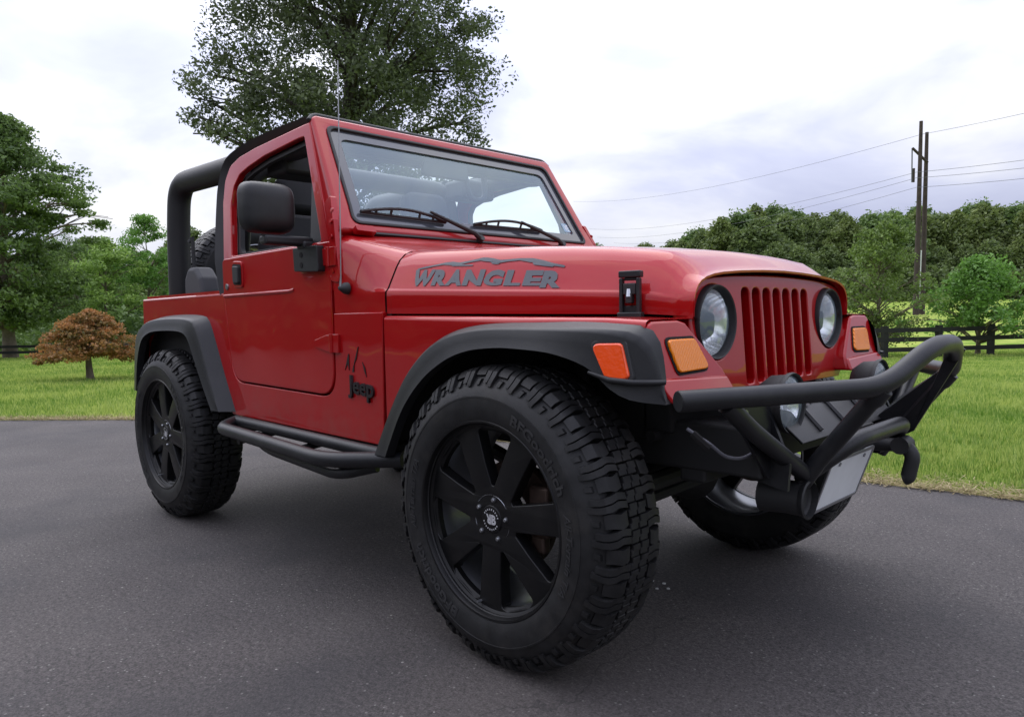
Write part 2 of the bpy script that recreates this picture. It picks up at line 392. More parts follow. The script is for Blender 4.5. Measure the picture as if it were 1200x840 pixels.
def lawn():
    rr = [0.0]+[1.2*1.075**i for i in range(0, 13)]+[3.0+.08*i for i in range(90)]+[10.2*1.075**i for i in range(0, 80)]; na = 300
    vs = [(CAMPOS.x, CAMPOS.y, -.02)]; fs = []
    for r in rr[1:]:
        for k in range(na):
            a = 2*PI*k/na; x, y = CAMPOS.x+r*math.cos(a), CAMPOS.y+r*math.sin(a); vs.append((x, y, terrain_z(x, y)))
    fs += [(0, 1+k, 1+(k+1) % na) for k in range(na)]
    for i in range(len(rr)-2):
        for k in range(na):
            a, b = 1+i*na+k, 1+i*na+(k+1) % na; fs.append((a, a+na, b+na, b))
    M = bpy.data.materials.new('lawn turf'); M.use_nodes = True
    n = M.node_tree.nodes; l = M.node_tree.links; b = n['Principled BSDF']; b.inputs['Roughness'].default_value = .95; b.inputs['Specular IOR Level'].default_value = .1
    t = n.new('ShaderNodeTexCoord')
    def noi(sc, det=5):
        z = n.new('ShaderNodeTexNoise'); z.inputs['Scale'].default_value = sc; z.inputs['Detail'].default_value = det; l.new(t.outputs['Object'], z.inputs['Vector']); return z
    r1 = n.new('ShaderNodeValToRGB'); r1.color_ramp.elements[0].color = (.14, .25, .03, 1); r1.color_ramp.elements[1].color = (.38, .43, .10, 1)
    r1.color_ramp.elements[0].position = .35; r1.color_ramp.elements[1].position = .65
    l.new(noi(.9).outputs['Fac'], r1.inputs['Fac'])
    r2 = n.new('ShaderNodeValToRGB'); r2.color_ramp.elements[0].color = (.75, .75, .75, 1); r2.color_ramp.elements[1].color = (1.2, 1.2, 1.1, 1)
    l.new(noi(9).outputs['Fac'], r2.inputs['Fac'])
    mu = n.new('ShaderNodeMix'); mu.data_type = 'RGBA'; mu.blend_type = 'MULTIPLY'; mu.inputs['Factor'].default_value = 1
    l.new(r1.outputs['Color'], mu.inputs['A']); l.new(r2.outputs['Color'], mu.inputs['B'])
    at = n.new('ShaderNodeAttribute'); at.attribute_name = 'straw'
    mx = n.new('ShaderNodeMix'); mx.data_type = 'RGBA'; mx.inputs['B'].default_value = (.30, .24, .12, 1)
    l.new(at.outputs['Fac'], mx.inputs['Factor']); l.new(mu.outputs['Result'], mx.inputs['A'])
    l.new(mx.outputs['Result'], b.inputs['Base Color'])
    bp = n.new('ShaderNodeBump'); bp.inputs['Strength'].default_value = .7; bp.inputs['Distance'].default_value = .05
    l.new(noi(30).outputs['Fac'], bp.inputs['Height']); l.new(bp.outputs['Normal'], b.inputs['Normal'])
    mb = MB(); mb.add(vs, fs); o = mb.build('ground', M, smooth=180, recalc=False)
    st = [0.9*(1-sm(.08, .50, edge_dist(v[0], v[1])+.22*mnoise.noise(Vector((v[0]*1.7, v[1]*1.7, 9))))) if math.hypot(v[0], v[1]) < 30 else 0 for v in vs]
    a = o.data.attributes.new('straw', 'FLOAT', 'POINT'); a.data.foreach_set('value', st)
    return tag(o, 'grassy ground round the drive', None, None, 'structure')
lawn()

def asphalt_mat():
    M = bpy.data.materials.new('worn asphalt'); M.use_nodes = True
    n = M.node_tree.nodes; l = M.node_tree.links; b = n['Principled BSDF']; b.inputs['Roughness'].default_value = .78; b.inputs['Specular IOR Level'].default_value = .35
    t = n.new('ShaderNodeTexCoord')
    def noi(sc, det=4, ro=.6):
        z = n.new('ShaderNodeTexNoise'); z.inputs['Scale'].default_value = sc; z.inputs['Detail'].default_value = det; z.inputs['Roughness'].default_value = ro
        l.new(t.outputs['Object'], z.inputs['Vector']); return z.outputs['Fac']
    def ramp(f, p0, c0, p1, c1):
        r = n.new('ShaderNodeValToRGB'); e = r.color_ramp.elements; e[0].position = p0; e[0].color = (*c0, 1); e[1].position = p1; e[1].color = (*c1, 1)
        l.new(f, r.inputs['Fac']); return r.outputs['Color']
    def mix(f, a, bb, bt='MIX'):
        x = n.new('ShaderNodeMix'); x.data_type = 'RGBA'; x.blend_type = bt
        if isinstance(f, float): x.inputs['Factor'].default_value = f
        else: l.new(f, x.inputs['Factor'])
        l.new(a, x.inputs['A'])
        if isinstance(bb, tuple): x.inputs['B'].default_value = (*bb, 1)
        else: l.new(bb, x.inputs['B'])
        return x.outputs['Result']
    base = ramp(noi(1.1, 6, .65), .3, (.062, .056, .054), .7, (.096, .088, .084))
    grain = ramp(noi(150, 3, .75), .30, (.30, .30, .31), .72, (1.85, 1.82, 1.80))
    c = mix(1.0, base, grain, 'MULTIPLY')
    mid = ramp(noi(62, 3, .65), .32, (.55, .55, .56), .70, (1.36, 1.34, 1.33))
    c = mix(1.0, c, mid, 'MULTIPLY')
    vo = n.new('ShaderNodeTexVoronoi'); vo.inputs['Scale'].default_value = 75; l.new(t.outputs['Object'], vo.inputs['Vector'])
    spk = n.new('ShaderNodeSeparateColor'); l.new(vo.outputs['Color'], spk.inputs[0])
    gt = n.new('ShaderNodeMath'); gt.operation = 'GREATER_THAN'; gt.inputs[1].default_value = .93; l.new(spk.outputs[0], gt.inputs[0])
    lt = n.new('ShaderNodeMath'); lt.operation = 'LESS_THAN'; lt.inputs[1].default_value = .26; l.new(vo.outputs['Distance'], lt.inputs[0])
    an = n.new('ShaderNodeMath'); an.operation = 'MULTIPLY'; l.new(gt.outputs[0], an.inputs[0]); l.new(lt.outputs[0], an.inputs[1])
    c = mix(an.outputs[0], c, (.20, .19, .175))
    vo2 = n.new('ShaderNodeTexVoronoi'); vo2.inputs['Scale'].default_value = 9; l.new(t.outputs['Object'], vo2.inputs['Vector'])
    lt2 = n.new('ShaderNodeMath'); lt2.operation = 'LESS_THAN'; lt2.inputs[1].default_value = .035; l.new(vo2.outputs['Distance'], lt2.inputs[0])
    c = mix(lt2.outputs[0], c, (.34, .32, .29))
    dust = ramp(noi(.55, 3, .5), .52, (0, 0, 0), .78, (.5, .5, .5))
    c = mix(dust, c, (.098, .083, .075))
    dark = ramp(noi(.9, 4, .6), .36, (.45, .45, .45), .50, (0, 0, 0)); c = mix(dark, c, (.036, .035, .038))
    vc = n.new('ShaderNodeTexVoronoi'); vc.feature = 'DISTANCE_TO_EDGE'; vc.inputs['Scale'].default_value = .42
    wz = n.new('ShaderNodeTexNoise'); wz.inputs['Scale'].default_value = 2.2; wz.inputs['Detail'].default_value = 6; l.new(t.outputs['Object'], wz.inputs['Vector'])
    wv = n.new('ShaderNodeVectorMath'); wv.operation = 'MULTIPLY_ADD'; wv.inputs[1].default_value = (.55, .55, 0); l.new(wz.outputs['Color'], wv.inputs[0]); l.new(t.outputs['Object'], wv.inputs[2]); l.new(wv.outputs['Vector'], vc.inputs['Vector'])
    ck_ = n.new('ShaderNodeMath'); ck_.operation = 'LESS_THAN'; ck_.inputs[1].default_value = .0013; l.new(vc.outputs['Distance'], ck_.inputs[0])
    cm = ramp(noi(.7, 2, .5), .50, (0, 0, 0), .56, (.4, .4, .4)); cx = n.new('ShaderNodeMath'); cx.operation = 'MULTIPLY'; l.new(ck_.outputs[0], cx.inputs[0]); l.new(cm, cx.inputs[1])
    c = mix(cx.outputs[0], c, (.018, .017, .018))
    l.new(c, b.inputs['Base Color'])
    bp = n.new('ShaderNodeBump'); bp.inputs['Strength'].default_value = .9; bp.inputs['Distance'].default_value = .006
    l.new(noi(150, 3, .7), bp.inputs['Height']); l.new(bp.outputs['Normal'], b.inputs['Normal'])
    return M
def drive():
    far = []; rnd = random.Random(3)
    for x, y in EDGE:
        j = .025*mnoise.noise(Vector((x*2.3, y*2.3, 4)))
        far.append((x, y+j))
    dense = []
    for (x0, y0), (x1, y1) in zip(far, far[1:]):
        k = max(1, int(math.hypot(x1-x0, y1-y0)/.05)) if abs(x0) < 14 else 1
        for i in range(k):
            t = i/k; x, y = x0+(x1-x0)*t, y0+(y1-y0)*t
            dense.append((x+.015*mnoise.noise(Vector((x*9, y*9, 1))), y+.03*mnoise.noise(Vector((x*7, y*7, 2)))))
    dense.append(far[-1])
    poly = dense+[(40, -40), (-40, -40)]
    mb = MB(); mb.prism(poly, lambda u, v, d: (u, v, d), 0, -.06)
    return tag(mb.build('driveway', asphalt_mat(), smooth=0), 'dark grey asphalt driveway', None, None, 'structure')
drive()

def grass():
    """blades over the lawn that the photo shows, thinner with distance"""
    n = 1100000
    d = 3.0+RNG.random(n)**1.9*30; a = -.95+1.9*RNG.random(n)
    x = CAMPOS.x+d*(FH.x+a*RH.x); y = CAMPOS.y+d*(FH.y+a*RH.y)
    keep = np.zeros(n, bool); ed = np.full(n, -1.)
    # distance to the edge, vectorised
    E = np.array(EDGE); E = E[(np.abs(E[:, 0]) < 25)]
    best = np.full(n, 1e9); sg = np.ones(n)
    for (x0, y0), (x1, y1) in zip(E, E[1:]):
        ex, ey = x1-x0, y1-y0; t = np.clip(((x-x0)*ex+(y-y0)*ey)/(ex*ex+ey*ey), 0, 1)
        px, py = x-x0-t*ex, y-y0-t*ey; q = px*px+py*py; mm = q < best
        best[mm] = q[mm]; sg[mm] = np.where(ex*(y-y0)-ey*(x-x0) > 0, 1, -1)[mm]
    ed = sg*np.sqrt(best)
    keep = (ed > -.02)
    # patchy near the edge
    en = np.array([mnoise.noise(Vector((p*1.7, q*1.7, 9))) for p, q in zip(x, y)])
    keep &= RNG.random(n) < np.clip((ed-.03-.10*en)*3.2+.06, 0, 1)
    # hidden wedge behind the car needs fewer blades
    keep &= (RNG.random(n) < np.interp(a, [-.62, -.45, .30, .48], [1.0, .4, .4, 1.0]))
    x, y, d, ed = x[keep], y[keep], d[keep], ed[keep]; n = len(x)
    z = np.array([terrain_z(p, q) for p, q in zip(x, y)])
    pat = np.array([mnoise.noise(Vector((p*.8, q*.8, 0))) for p, q in zip(x, y)])
    h = (.024+.032*RNG.random(n))*np.clip(.55+ed*.9, .5, 1.15)*(1+.35*pat)*np.clip(1+.9*np.array([mnoise.noise(Vector((p*6, q*6, 3))) for p, q in zip(x, y)]), .45, 1.8); w = .0028+.0011*d*(.25+.5*RNG.random(n))
    th = RNG.random(n)*2*PI; le = (RNG.random(n)-.3)*.9; th2 = RNG.random(n)*2*PI
    cx, cy = np.cos(th)*w, np.sin(th)*w
    lx, ly = np.cos(th2)*h*le, np.sin(th2)*h*le
    P = np.empty((n, 3, 3))
    P[:, 0] = np.stack([x-cx, y-cy, z-.005], 1); P[:, 1] = np.stack([x+cx, y+cy, z-.005], 1); P[:, 2] = np.stack([x+lx, y+ly, z+h], 1)
    tint = np.clip(.45+.34*RNG.standard_normal(n)+.6*pat+.5*np.exp(-np.maximum(ed, 0)*5), 0, 1)
    o = quads_object('grass', P, tint, GRASSB)
    tag(o, 'short green lawn grass with straw patches beside the drive', 'grass', None, 'stuff')
grass()
def straw():
    n = 42000
    E = np.array(EDGE); seg = [(a, b) for a, b in zip(E, E[1:]) if abs(a[0]) < 13]
    ln = np.array([np.hypot(*(b-a)) for a, b in seg]); pick = RNG.choice(len(seg), n, p=ln/ln.sum())
    A = np.array([s[0] for s in seg])[pick]; B = np.array([s[1] for s in seg])[pick]
    t = RNG.random((n, 1)); p = A+(B-A)*t; dv = (B-A)/np.linalg.norm(B-A, axis=1, keepdims=True); nn = np.stack([-dv[:, 1], dv[:, 0]], 1)
    p = p+nn*(np.abs(RNG.standard_normal((n, 1)))*.17-.04)
    th = RNG.random(n)*2*PI; ll = .02+.05*RNG.random(n); w = .0016+.001*RNG.random(n)
    u = np.stack([np.cos(th), np.sin(th)], 1); v = np.stack([-u[:, 1], u[:, 0]], 1)
    z0 = .004+.012*RNG.random((n, 1)); z1 = .004+.022*RNG.random((n, 1))
    Q = np.empty((n, 4, 3))
    Q[:, 0, :2] = p-v*w[:, None]; Q[:, 1, :2] = p+v*w[:, None]; Q[:, 2, :2] = p+v*w[:, None]+u*ll[:, None]; Q[:, 3, :2] = p-v*w[:, None]+u*ll[:, None]
    Q[:, 0, 2:] = z0; Q[:, 1, 2:] = z0; Q[:, 2, 2:] = z1; Q[:, 3, 2:] = z1
    o = quads_object('dry_grass', Q, RNG.random(n), leaf_mat('straw', (.20, .15, .07), (.42, .35, .19), .2))
    tag(o, 'dry tan grass clippings along the edge of the asphalt', 'dry grass', None, 'stuff')
straw()

# ------------------------------------------------------------------ trees
def leaves_at(centres, radii, per, size, flat=.8, rng=RNG):
    """leaf faces gathered in clumps"""
    C = np.repeat(np.array(centres), per, 0); rr = np.repeat(np.array(radii), per)
    n = len(C); g = rng.standard_normal((n, 3)); g /= np.linalg.norm(g, axis=1, keepdims=True)
    g *= (rng.random((n, 1))**.45); g[:, 2] *= flat
    P = C+g*rr[:, None]
    a = rng.standard_normal((n, 3)); a[:, 2] *= .8; a /= np.linalg.norm(a, axis=1, keepdims=True)
    b = rng.standard_normal((n, 3)); b -= a*np.sum(a*b, 1, keepdims=True); b /= np.linalg.norm(b, axis=1, keepdims=True)
    s = size*(.55+.9*rng.random((n, 1))); w = s*(.38+.25*rng.random((n, 1)))
    Q = np.empty((n, 4, 3)); Q[:, 0] = P-a*s*.5; Q[:, 1] = P+b*w*.5-a*s*.05; Q[:, 2] = P+a*s*.5; Q[:, 3] = P-b*w*.5+a*s*.05
    cl = np.repeat(rng.random(len(centres)), per)
    tint = np.clip(.18+.55*cl+.2*rng.standard_normal(n), 0, 1)
    return Q, tint
def tree(name, base, height, crown_r, crown_z0, trunk_r, leafm, barkm, label, group=None, clumps=120, per=90, leaf=.16, clump_r=.55,
         shape='oval', seed=1, limbs=30, lean=(0, 0), squash=.75, droop=0.0, cat='tree', fill=.5, rag=.36, lmin=.12):
    rng = np.random.default_rng(seed); rd = random.Random(seed)
    T = empty(name, base, label, cat, group)
    mb = MB(); H = height
    def axis(t):
        return Vector((lean[0]*t+.06*crown_r*math.sin(5*t+seed)*t, lean[1]*t+.06*crown_r*math.cos(4*t+seed)*t, H*.93*t))
    mb.tube([axis(i/10)+Vector((0, 0, -.15 if i == 0 else 0)) for i in range(11)], [trunk_r*(1.25 if i == 0 else 1)*(1-.88*(i/10)**.9) for i in range(11)], 9)
    cen = []; rad = []
    for i in range(clumps):
        for _ in range(40):
            t = rd.random(); az = rd.random()*2*PI
            if shape == 'oval': prof = math.sin(PI*min(1, max(0, (t*.94+.06)))**.8)**.65
            elif shape == 'cone': prof = (1-t)**.75*min(1, t*6+.35)
            elif shape == 'dome': prof = math.sqrt(max(0, 1-t*t))
            elif shape == 'vase': prof = math.sin(PI*(t*.8+.15))**.6
            prof *= .82+rag*mnoise.noise(Vector((math.cos(az)*1.3+seed, math.sin(az)*1.3, t*3.2)))
            q = rd.random()**fill; rr = crown_r*prof*q
            if rd.random() < .25+.75*q: break
        z = crown_z0+(H-crown_z0)*t-droop*q*q
        ax = axis(min(1, z/H/.93)); c = Vector((ax.x+rr*math.cos(az), ax.y+rr*math.sin(az), z))
        cen.append(c); rad.append(clump_r*(.6+.8*rd.random()))
        if i < limbs:
            s = max(lmin, min(.9, (z-.55*rr)/(.93*H))); p0 = axis(s); mid = (p0+c)/2+Vector((0, 0, .12*rr+rd.uniform(-.1, .1)*rr))
            r0 = trunk_r*(1-.85*s)*.38; pts = catmull([p0, mid, c], 5)
            mb.tube(pts, [r0*(1-.85*k/(len(pts)-1))+.004*H*.3 for k in range(len(pts))], 5)
            for _ in range(2):
                e = c+Vector((rd.uniform(-1, 1), rd.uniform(-1, 1), rd.uniform(-.4, .9)))*clump_r*.75
                mb.tube([pts[6], (pts[6]+e)/2+Vector((0, 0, .08*rr)), e], [r0*.35, r0*.22, .003*H*.4], 4)
    mb.build('trunk', barkm, T, smooth=60)
    Q, ti = leaves_at(cen, rad, per, leaf, squash, rng)
    quads_object('crown', Q, ti, leafm, T)
    return T
def copy_tree(o, loc, rz, sc, label=None, group=None):
    c = o.copy(); COL.objects.link(c); c.location = loc; c.rotation_euler = (0, 0, rz); c.scale = sc
    if label: c['label'] = label
    if group: c['group'] = group
    for ch in o.children:
        d = ch.copy(); COL.objects.link(d); d.parent = c
    return c
def at(px, d):
    a = (px-600)/859.07
    x, y = CAMPOS.x+d*(FH.x+a*RH.x), CAMPOS.y+d*(FH.y+a*RH.y)
    return (x, y, terrain_z(x, y))

tree('oak_tree', (-16.14, 8.55, terrain_z(-16.14, 8.55)), 15.5, 4.5, 3.9, .30, LEAF_OAK, BARK,
     'tall oak with small grey-green leaves rising behind the red car roof', clumps=780, per=225, leaf=.10, clump_r=.54, shape='oval', seed=5, limbs=90, droop=.9, fill=.5, rag=.2, lean=(.85, .8))
tree('tall_tree', (-29.4, 3.7, terrain_z(-29.4, 3.7)), 8.5, 3.2, 1.6, .22, LEAF_DARK, PALEBARK,
     'tall dense dark green tree at the far left edge of the lawn', clumps=330, per=190, leaf=.135, clump_r=.56, shape='oval', seed=9, limbs=70, droop=.5, rag=.9, fill=.45, squash=.42)
tree('japanese_maple', (-13.2, 1.8, terrain_z(-13.2, 1.8)), 1.27, .95, .50, .07, LEAF_MAPLE, PALEBARK,
     'small russet japanese maple with low domed crown on the lawn', clumps=230, per=120, leaf=.05, clump_r=.16, shape='dome', seed=3, limbs=40, droop=.17, squash=.4, fill=.55, lmin=.36, rag=.5)
lt = tree('feathery_tree', (-8.75, 28.65, terrain_z(-8.75, 28.65)), 5.5, 1.75, .9, .10, LEAF_PALE, PALEBARK,
     'feathery pale green tree by the black fence left of the poles', clumps=150, per=85, leaf=.12, clump_r=.36, shape='vase', seed=21, limbs=80, droop=.6, rag=1.0)
tree('small_tree', (-6.1, 32.0, terrain_z(-6.1, 32.0)), 3.95, 2.1, 1.1, .10, LEAF_BRIGHT, PALEBARK,
     'small round bright green tree at the black fence right of the poles', clumps=150, per=100, leaf=.135, clump_r=.38, shape='dome', seed=33, limbs=60, droop=.35, lean=(.1, -.2), rag=1.0)
# trees beyond the lawn on the left
LG = 'young trees along the far edge of the left lawn'
mids = [('young_tree', 128, 33, 5.0, 1.9, LEAF_MID, 41, 'mid green young tree between the tall dark tree and the maple'),
        ('young_tree', 178, 36, 6.4, 2.0, LEAF_BRIGHT, 42, 'light green airy young tree just left of the roll bar'),
        ('young_tree', 95, 38, 6.0, 2.3, LEAF_DARK, 43, 'dark green young tree partly behind the tall left tree'),
        ('young_tree', 214, 40, 5.6, 2.2, LEAF_PALE, 44, 'pale green young tree seen through the roll bar opening')]
for nm, px, d, h, cr, lm, sd_, lab in mids:
    tree(nm, at(px, d), h, cr, .7, .09, lm, PALEBARK, lab, LG, clumps=115, per=140, leaf=.13, clump_r=.44, shape='oval', seed=sd_, limbs=60, droop=.4, rag=1.1, squash=.5)
# far wood: three prototypes, then copies
FW = 'trees of the far wood behind the field'
FL = 'dark green broadleaf tree in the far wood beyond the field'
protos = []
for k in range(3):
    protos.append(tree('broadleaf_tree', (0, 0, 0), 10.5, 3.7, .8, .22, [LEAF_FAR, LEAF_WOOD, LEAF_DARK][k], BARK, FL, FW, clumps=230, per=70, leaf=.42, clump_r=.95, shape='oval', seed=60+k, limbs=20, droop=1.0, squash=.8, rag=.8))
rd = random.Random(4); used = set()
top = [(480, 302), (560, 299), (640, 295), (700, 291), (760, 289), (790, 285), (830, 265), (880, 251), (905, 246), (950, 252), (985, 254), (1000, 250), (1060, 247), (1100, 254), (1130, 246), (1180, 240), (1240, 236), (1330, 232)]
px = 655
def far_tree(px, d, zt):
    p = at(px, d); h = max(3.0, zt-p[2]); k = rd.randrange(3); s = h/10.5; rz = rd.random()*6.28
    sc = (s*rd.uniform(.9, 1.25), s*rd.uniform(.9, 1.25), s)
    if k not in used:
        used.add(k); o = protos[k]; o.location = p; o.rotation_euler = (0, 0, rz); o.scale = sc
    else: copy_tree(protos[k], p, rz, sc)
for row, (d0, st, dz) in enumerate([(92, 27, 0.0), (101, 31, 0.4), (86, 34, -3.6)]):
    px = 490+row*11
    while px < 1330:
        d = d0+rd.uniform(-3, 3); h_ = 371-(px-600)*.0181
        zt = .976+(h_-interp(top, px)+rd.uniform(-7, 3))*d/859+dz
        far_tree(px, d, zt); px += st*rd.uniform(.7, 1.25)
# left wood behind the young trees
LB = 'trees of the dark wood behind the left lawn'
px = -130
while px < 330:
    d = 58+rd.uniform(-5, 6); p = at(px, d); h = rd.uniform(5.6, 8.0)
    copy_tree(protos[rd.randrange(3)], p, rd.random()*6.28, (h/10.5*1.0, h/10.5*1.0, h/10.5), 'dark green tree in the dense wood behind the left lawn', LB); px += rd.uniform(22, 34)
def undergrowth():
    rng = np.random.default_rng(77); n = 900
    px = rng.uniform(-140, 320, n); d = 30+16*rng.random(n)
    cen = []
    for a, b in zip(px, d):
        p = at(a, b); cen.append((p[0], p[1], p[2]+rng.random()**1.5*1.7))
    Q, t = leaves_at(cen, [.55]*n, 34, .24, .7, rng)
    tag(quads_object('undergrowth', Q, t*.7, LEAF_DARK), 'dark leafy undergrowth below the trees on the left', 'undergrowth', None, 'stuff')
    n = 1100; px = rng.uniform(640, 1340, n); d = 80+4*rng.random(n); cen = []
    for a, b in zip(px, d):
        p = at(a, b); cen.append((p[0], p[1], p[2]+rng.random()**1.3*3.2))
    Q, t = leaves_at(cen, [1.0]*n, 26, .5, .8, rng)
    tag(quads_object('brush', Q, t*.8, LEAF_FAR), 'brushy edge of the far wood where it meets the field', 'brush', None, 'stuff')
undergrowth()
def unseen_wood():  # added out of view, so the car's side panels mirror dark foliage
    rng = np.random.default_rng(5); cen = []; rad = []
    for i in range(1500):
        a = rng.uniform(PI*1.06, PI*1.72); r = rng.uniform(26, 33); x, y = CAMPOS.x+r*math.cos(a), CAMPOS.y+r*math.sin(a)
        hh = 6.5+2.5*math.sin(a*9)+1.5*math.sin(a*23+1)
        cen.append((x, y, rng.random()*hh)); rad.append(1.3)
    Q, t = leaves_at(cen, rad, 32, .75, .9, rng)
    tag(quads_object('woodland', Q, t, LEAF_FAR), 'unseen leafy woodland edge added across the drive to darken car reflections', 'woodland', None, 'stuff')
unseen_wood()

# ------------------------------------------------------------------ fence, poles, lines
def fence(name, P0, P1, n, h, rails, label, boards=.17):
    T = empty(name, (P0[0], P0[1], terrain_z(*P0)), label, 'fence')
    o = T.location
    pts = []
    for i in range(n+1):
        t = i/n; x, y = P0[0]+(P1[0]-P0[0])*t, P0[1]+(P1[1]-P0[1])*t; pts.append(Vector((x, y, terrain_z(x, y)))-o)
    d = (pts[-1]-pts[0]); d.z = 0; d.normalize(); rot = Matrix.Rotation(math.atan2(d.y, d.x), 3, 'Z')
    for p in pts: MB().box(p+Vector((0, 0, h/2-.1)), (.19, .19, h+.2), rot).build('post', WOODBLK, T, smooth=0)
    nrm = Vector((d.y, -d.x, 0))*.10
    for zr in rails:
        mb = MB()
        for a, b in zip(pts, pts[1:]):
            a2, b2 = a+nrm+Vector((0, 0, zr)), b+nrm+Vector((0, 0, zr)); mid = (a2+b2)/2; L_ = (b2-a2).length-.006
            q = (b2-a2).to_track_quat('X', 'Z').to_matrix(); mb.box(mid, (L_, .035, boards), q)
        mb.build('rail', WOODBLK, T, smooth=0)
    return T
fence('board_fence', (-16.06, 15.71), (-1.6, 37.4), 11, 1.22, (.32, .70, 1.06), 'black three-rail board fence across the lawn below the wood')
fence('low_fence', (-31.5, -.2), (-23.4, 11.8), 5, .50, (.22, .42), 'low dark rail fence behind the maple at the lawn edge', .09)

def poles():
    b1 = (-17.55, 63.7); b2 = (-17.36, 64.6)
    for (x, y), zt, lab, first in ((b1, 15.96, 'taller dark wooden utility pole carrying the crossarm', 1), (b2, 15.2, 'shorter dark wooden utility pole just behind the taller one', 0)):
        z0 = terrain_z(x, y); T = empty('utility_pole', (x, y, z0), lab, 'utility pole', 'paired utility poles beyond the fence')
        MB().tube([(0, 0, -.3), (0, 0, zt-z0)], [.24, .13], 10).build('mast', POLE, T)
        if first:
            # the arm runs from the taller pole's near side back to the shorter one
            a = Vector((-.50, -.30, 13.9-z0)); b = Vector((.36, .70, 12.75-z0))
            MB().tube([a, b], .10, 6).build('crossarm', POLE, T)
            MB().tube([a+Vector((-.02, 0, 0)), a+Vector((.02, .02, -2.7))], .05, 6).build('insulator', WIRE, T)
            MB().tube([a+Vector((.12, .1, -1.6)), a+Vector((.12, .1, -2.7))], .09, 8).build('switch', POLE, T)
            MB().tube([(.2, .1, 1.0), (.24, .1, 5.2)], .05, 6).build('conduit', WHITE, T)
def lines():
    rows = [((-95.3, 113.3, 23.9), (-17.4, 63.6, 14.9), (6.5, 48.6, 13.4), 'topmost thin power line running to the poles'),
            ((-93.1, 115.4, 18.4), (-17.7, 63.4, 11.95), (6.5, 48.9, 9.9), 'upper of the three power lines below the crossarm'),
            ((-91.9, 116.6, 16.7), (-17.7, 63.4, 11.50), (6.5, 48.9, 9.2), 'middle of the three power lines below the crossarm'),
            ((-89.5, 119.0, 15.5), (-17.7, 63.4, 10.75), (6.5, 48.9, 8.6), 'lowest of the three power lines below the crossarm')]
    for a, b, c, lab in rows:
        pts = []
        for p, q, sag in ((Vector(a), Vector(b), 1.6), (Vector(b), Vector(c), .35)):
            for i in range(24):
                t = i/24; z = p.lerp(q, t); z.z -= sag*4*t*(1-t); pts.append(z)
        pts.append(Vector(c))
        tag(MB().tube(pts, .015, 5).build('power_line', WIRE, smooth=180), lab, 'power line', 'power lines over the far field')
poles(); lines()

# ================================================================== the car (X forward, Y to its left, front axle at x = 0)
CAR = empty('off_road_car', (0, 0, 0), 'glossy red open-top two-door off-road car with black flares and huge tyres on the asphalt', 'car')
WB = 2.373; AXZ = 0.4235; RT = 0.4235
def merge(name, material, parent, meshes, smooth=35, bevel=0, seg=2):
    bm = bmesh.new()
    for x in meshes:
        if isinstance(x, MB):
            t = bpy.data.meshes.new('t'); t.from_pydata(x.v, [], x.f); t.update()
            b2 = bmesh.new(); b2.from_mesh(t); bmesh.ops.recalc_face_normals(b2, faces=b2.faces); b2.to_mesh(t); b2.free()
        else: t = x
        bm.from_mesh(t); bpy.data.meshes.remove(t)
    me = bpy.data.meshes.new(name); bm.to_mesh(me); bm.free()
    return link(name, me, material, parent, smooth, bevel, seg)
def yz(s):   # mirror helper: point with |y| on side s
    return lambda x, y, z: (x, s*y, z)
YS = .745

# ---- tub: sides, rear, cowl
def tub_side(s):
    o = [(-2.76, 1.098), (-2.775, .90), (-2.77, .62), (-2.74, .85), (-2.66, .93), (-2.5, .96), (-2.2, .97), (-2.0, .96), (-1.93, .93), (-1.86, .80), (-1.725, .568),
         (-.578, .553), (-.564, 1.0), (-.860, 1.0), (-.8635, .6965), (-1.696, .7145), (-1.755, 1.098)]
    r = [.01, 0, 0, .05, .05, .05, .05, .05, .05, .05, .01, .004, .004, .004, .10, .115, .004]
    return plate_mesh(rounded(o, r, 12), [], .022, lambda u, v, w: (u, s*(YS-.011)-s*w, v), .004)
def hood_sec(x):
    """half section of the bonnet, outer low edge to the middle, as (|y|, z)"""
    yb = .73-.225*(x+.56); zl = interp([(-.56, .994), (.33, .977), (.45, .969)], x); zc = interp([(-.56, 1.072), (-.08, 1.053), (.26, 1.039), (.45, 1.024)], x)
    zt = interp([(-.56, 1.205), (-.47, 1.203), (-.2, 1.195), (.03, 1.183), (.215, 1.166), (.337, 1.148), (.40, 1.131), (.43, 1.117), (.45, 1.10)], x)
    h = zt-zc
    g = [(yb, zl), (yb, zc-.022), (yb-.001, zc-.006), (yb-.007, zc), (yb-.012, zc+.006), (yb-.024, zc+.03), (yb-.046, zc+.55*h), (yb-.062, zc+.74*h), (yb-.085, zc+.90*h), (yb-.115, zc+.985*h), (yb-.16, zt), (.75*(yb-.16), zt+.006), (.4*(yb-.16), zt+.011), (0, zt+.013)]
    f = [(.507, zl), (.507, .99), (.507, 1.006), (.506, 1.014), (.505, 1.02), (.50, 1.033), (.488, 1.050), (.472, 1.062), (.446, 1.072), (.41, 1.080), (.36, 1.086), (.26, 1.093), (.13, 1.098), (0, 1.10)]
    w = sm(.30, .452, x)**1.5
    return [(a*(1-w)+c*w, b*(1-w)+d*w) for (a, b), (c, d) in zip(g, f)]
def full(sec, x):
    return [(x, -a, b) for a, b in sec]+[(x, a, b) for a, b in sec[-2::-1]]
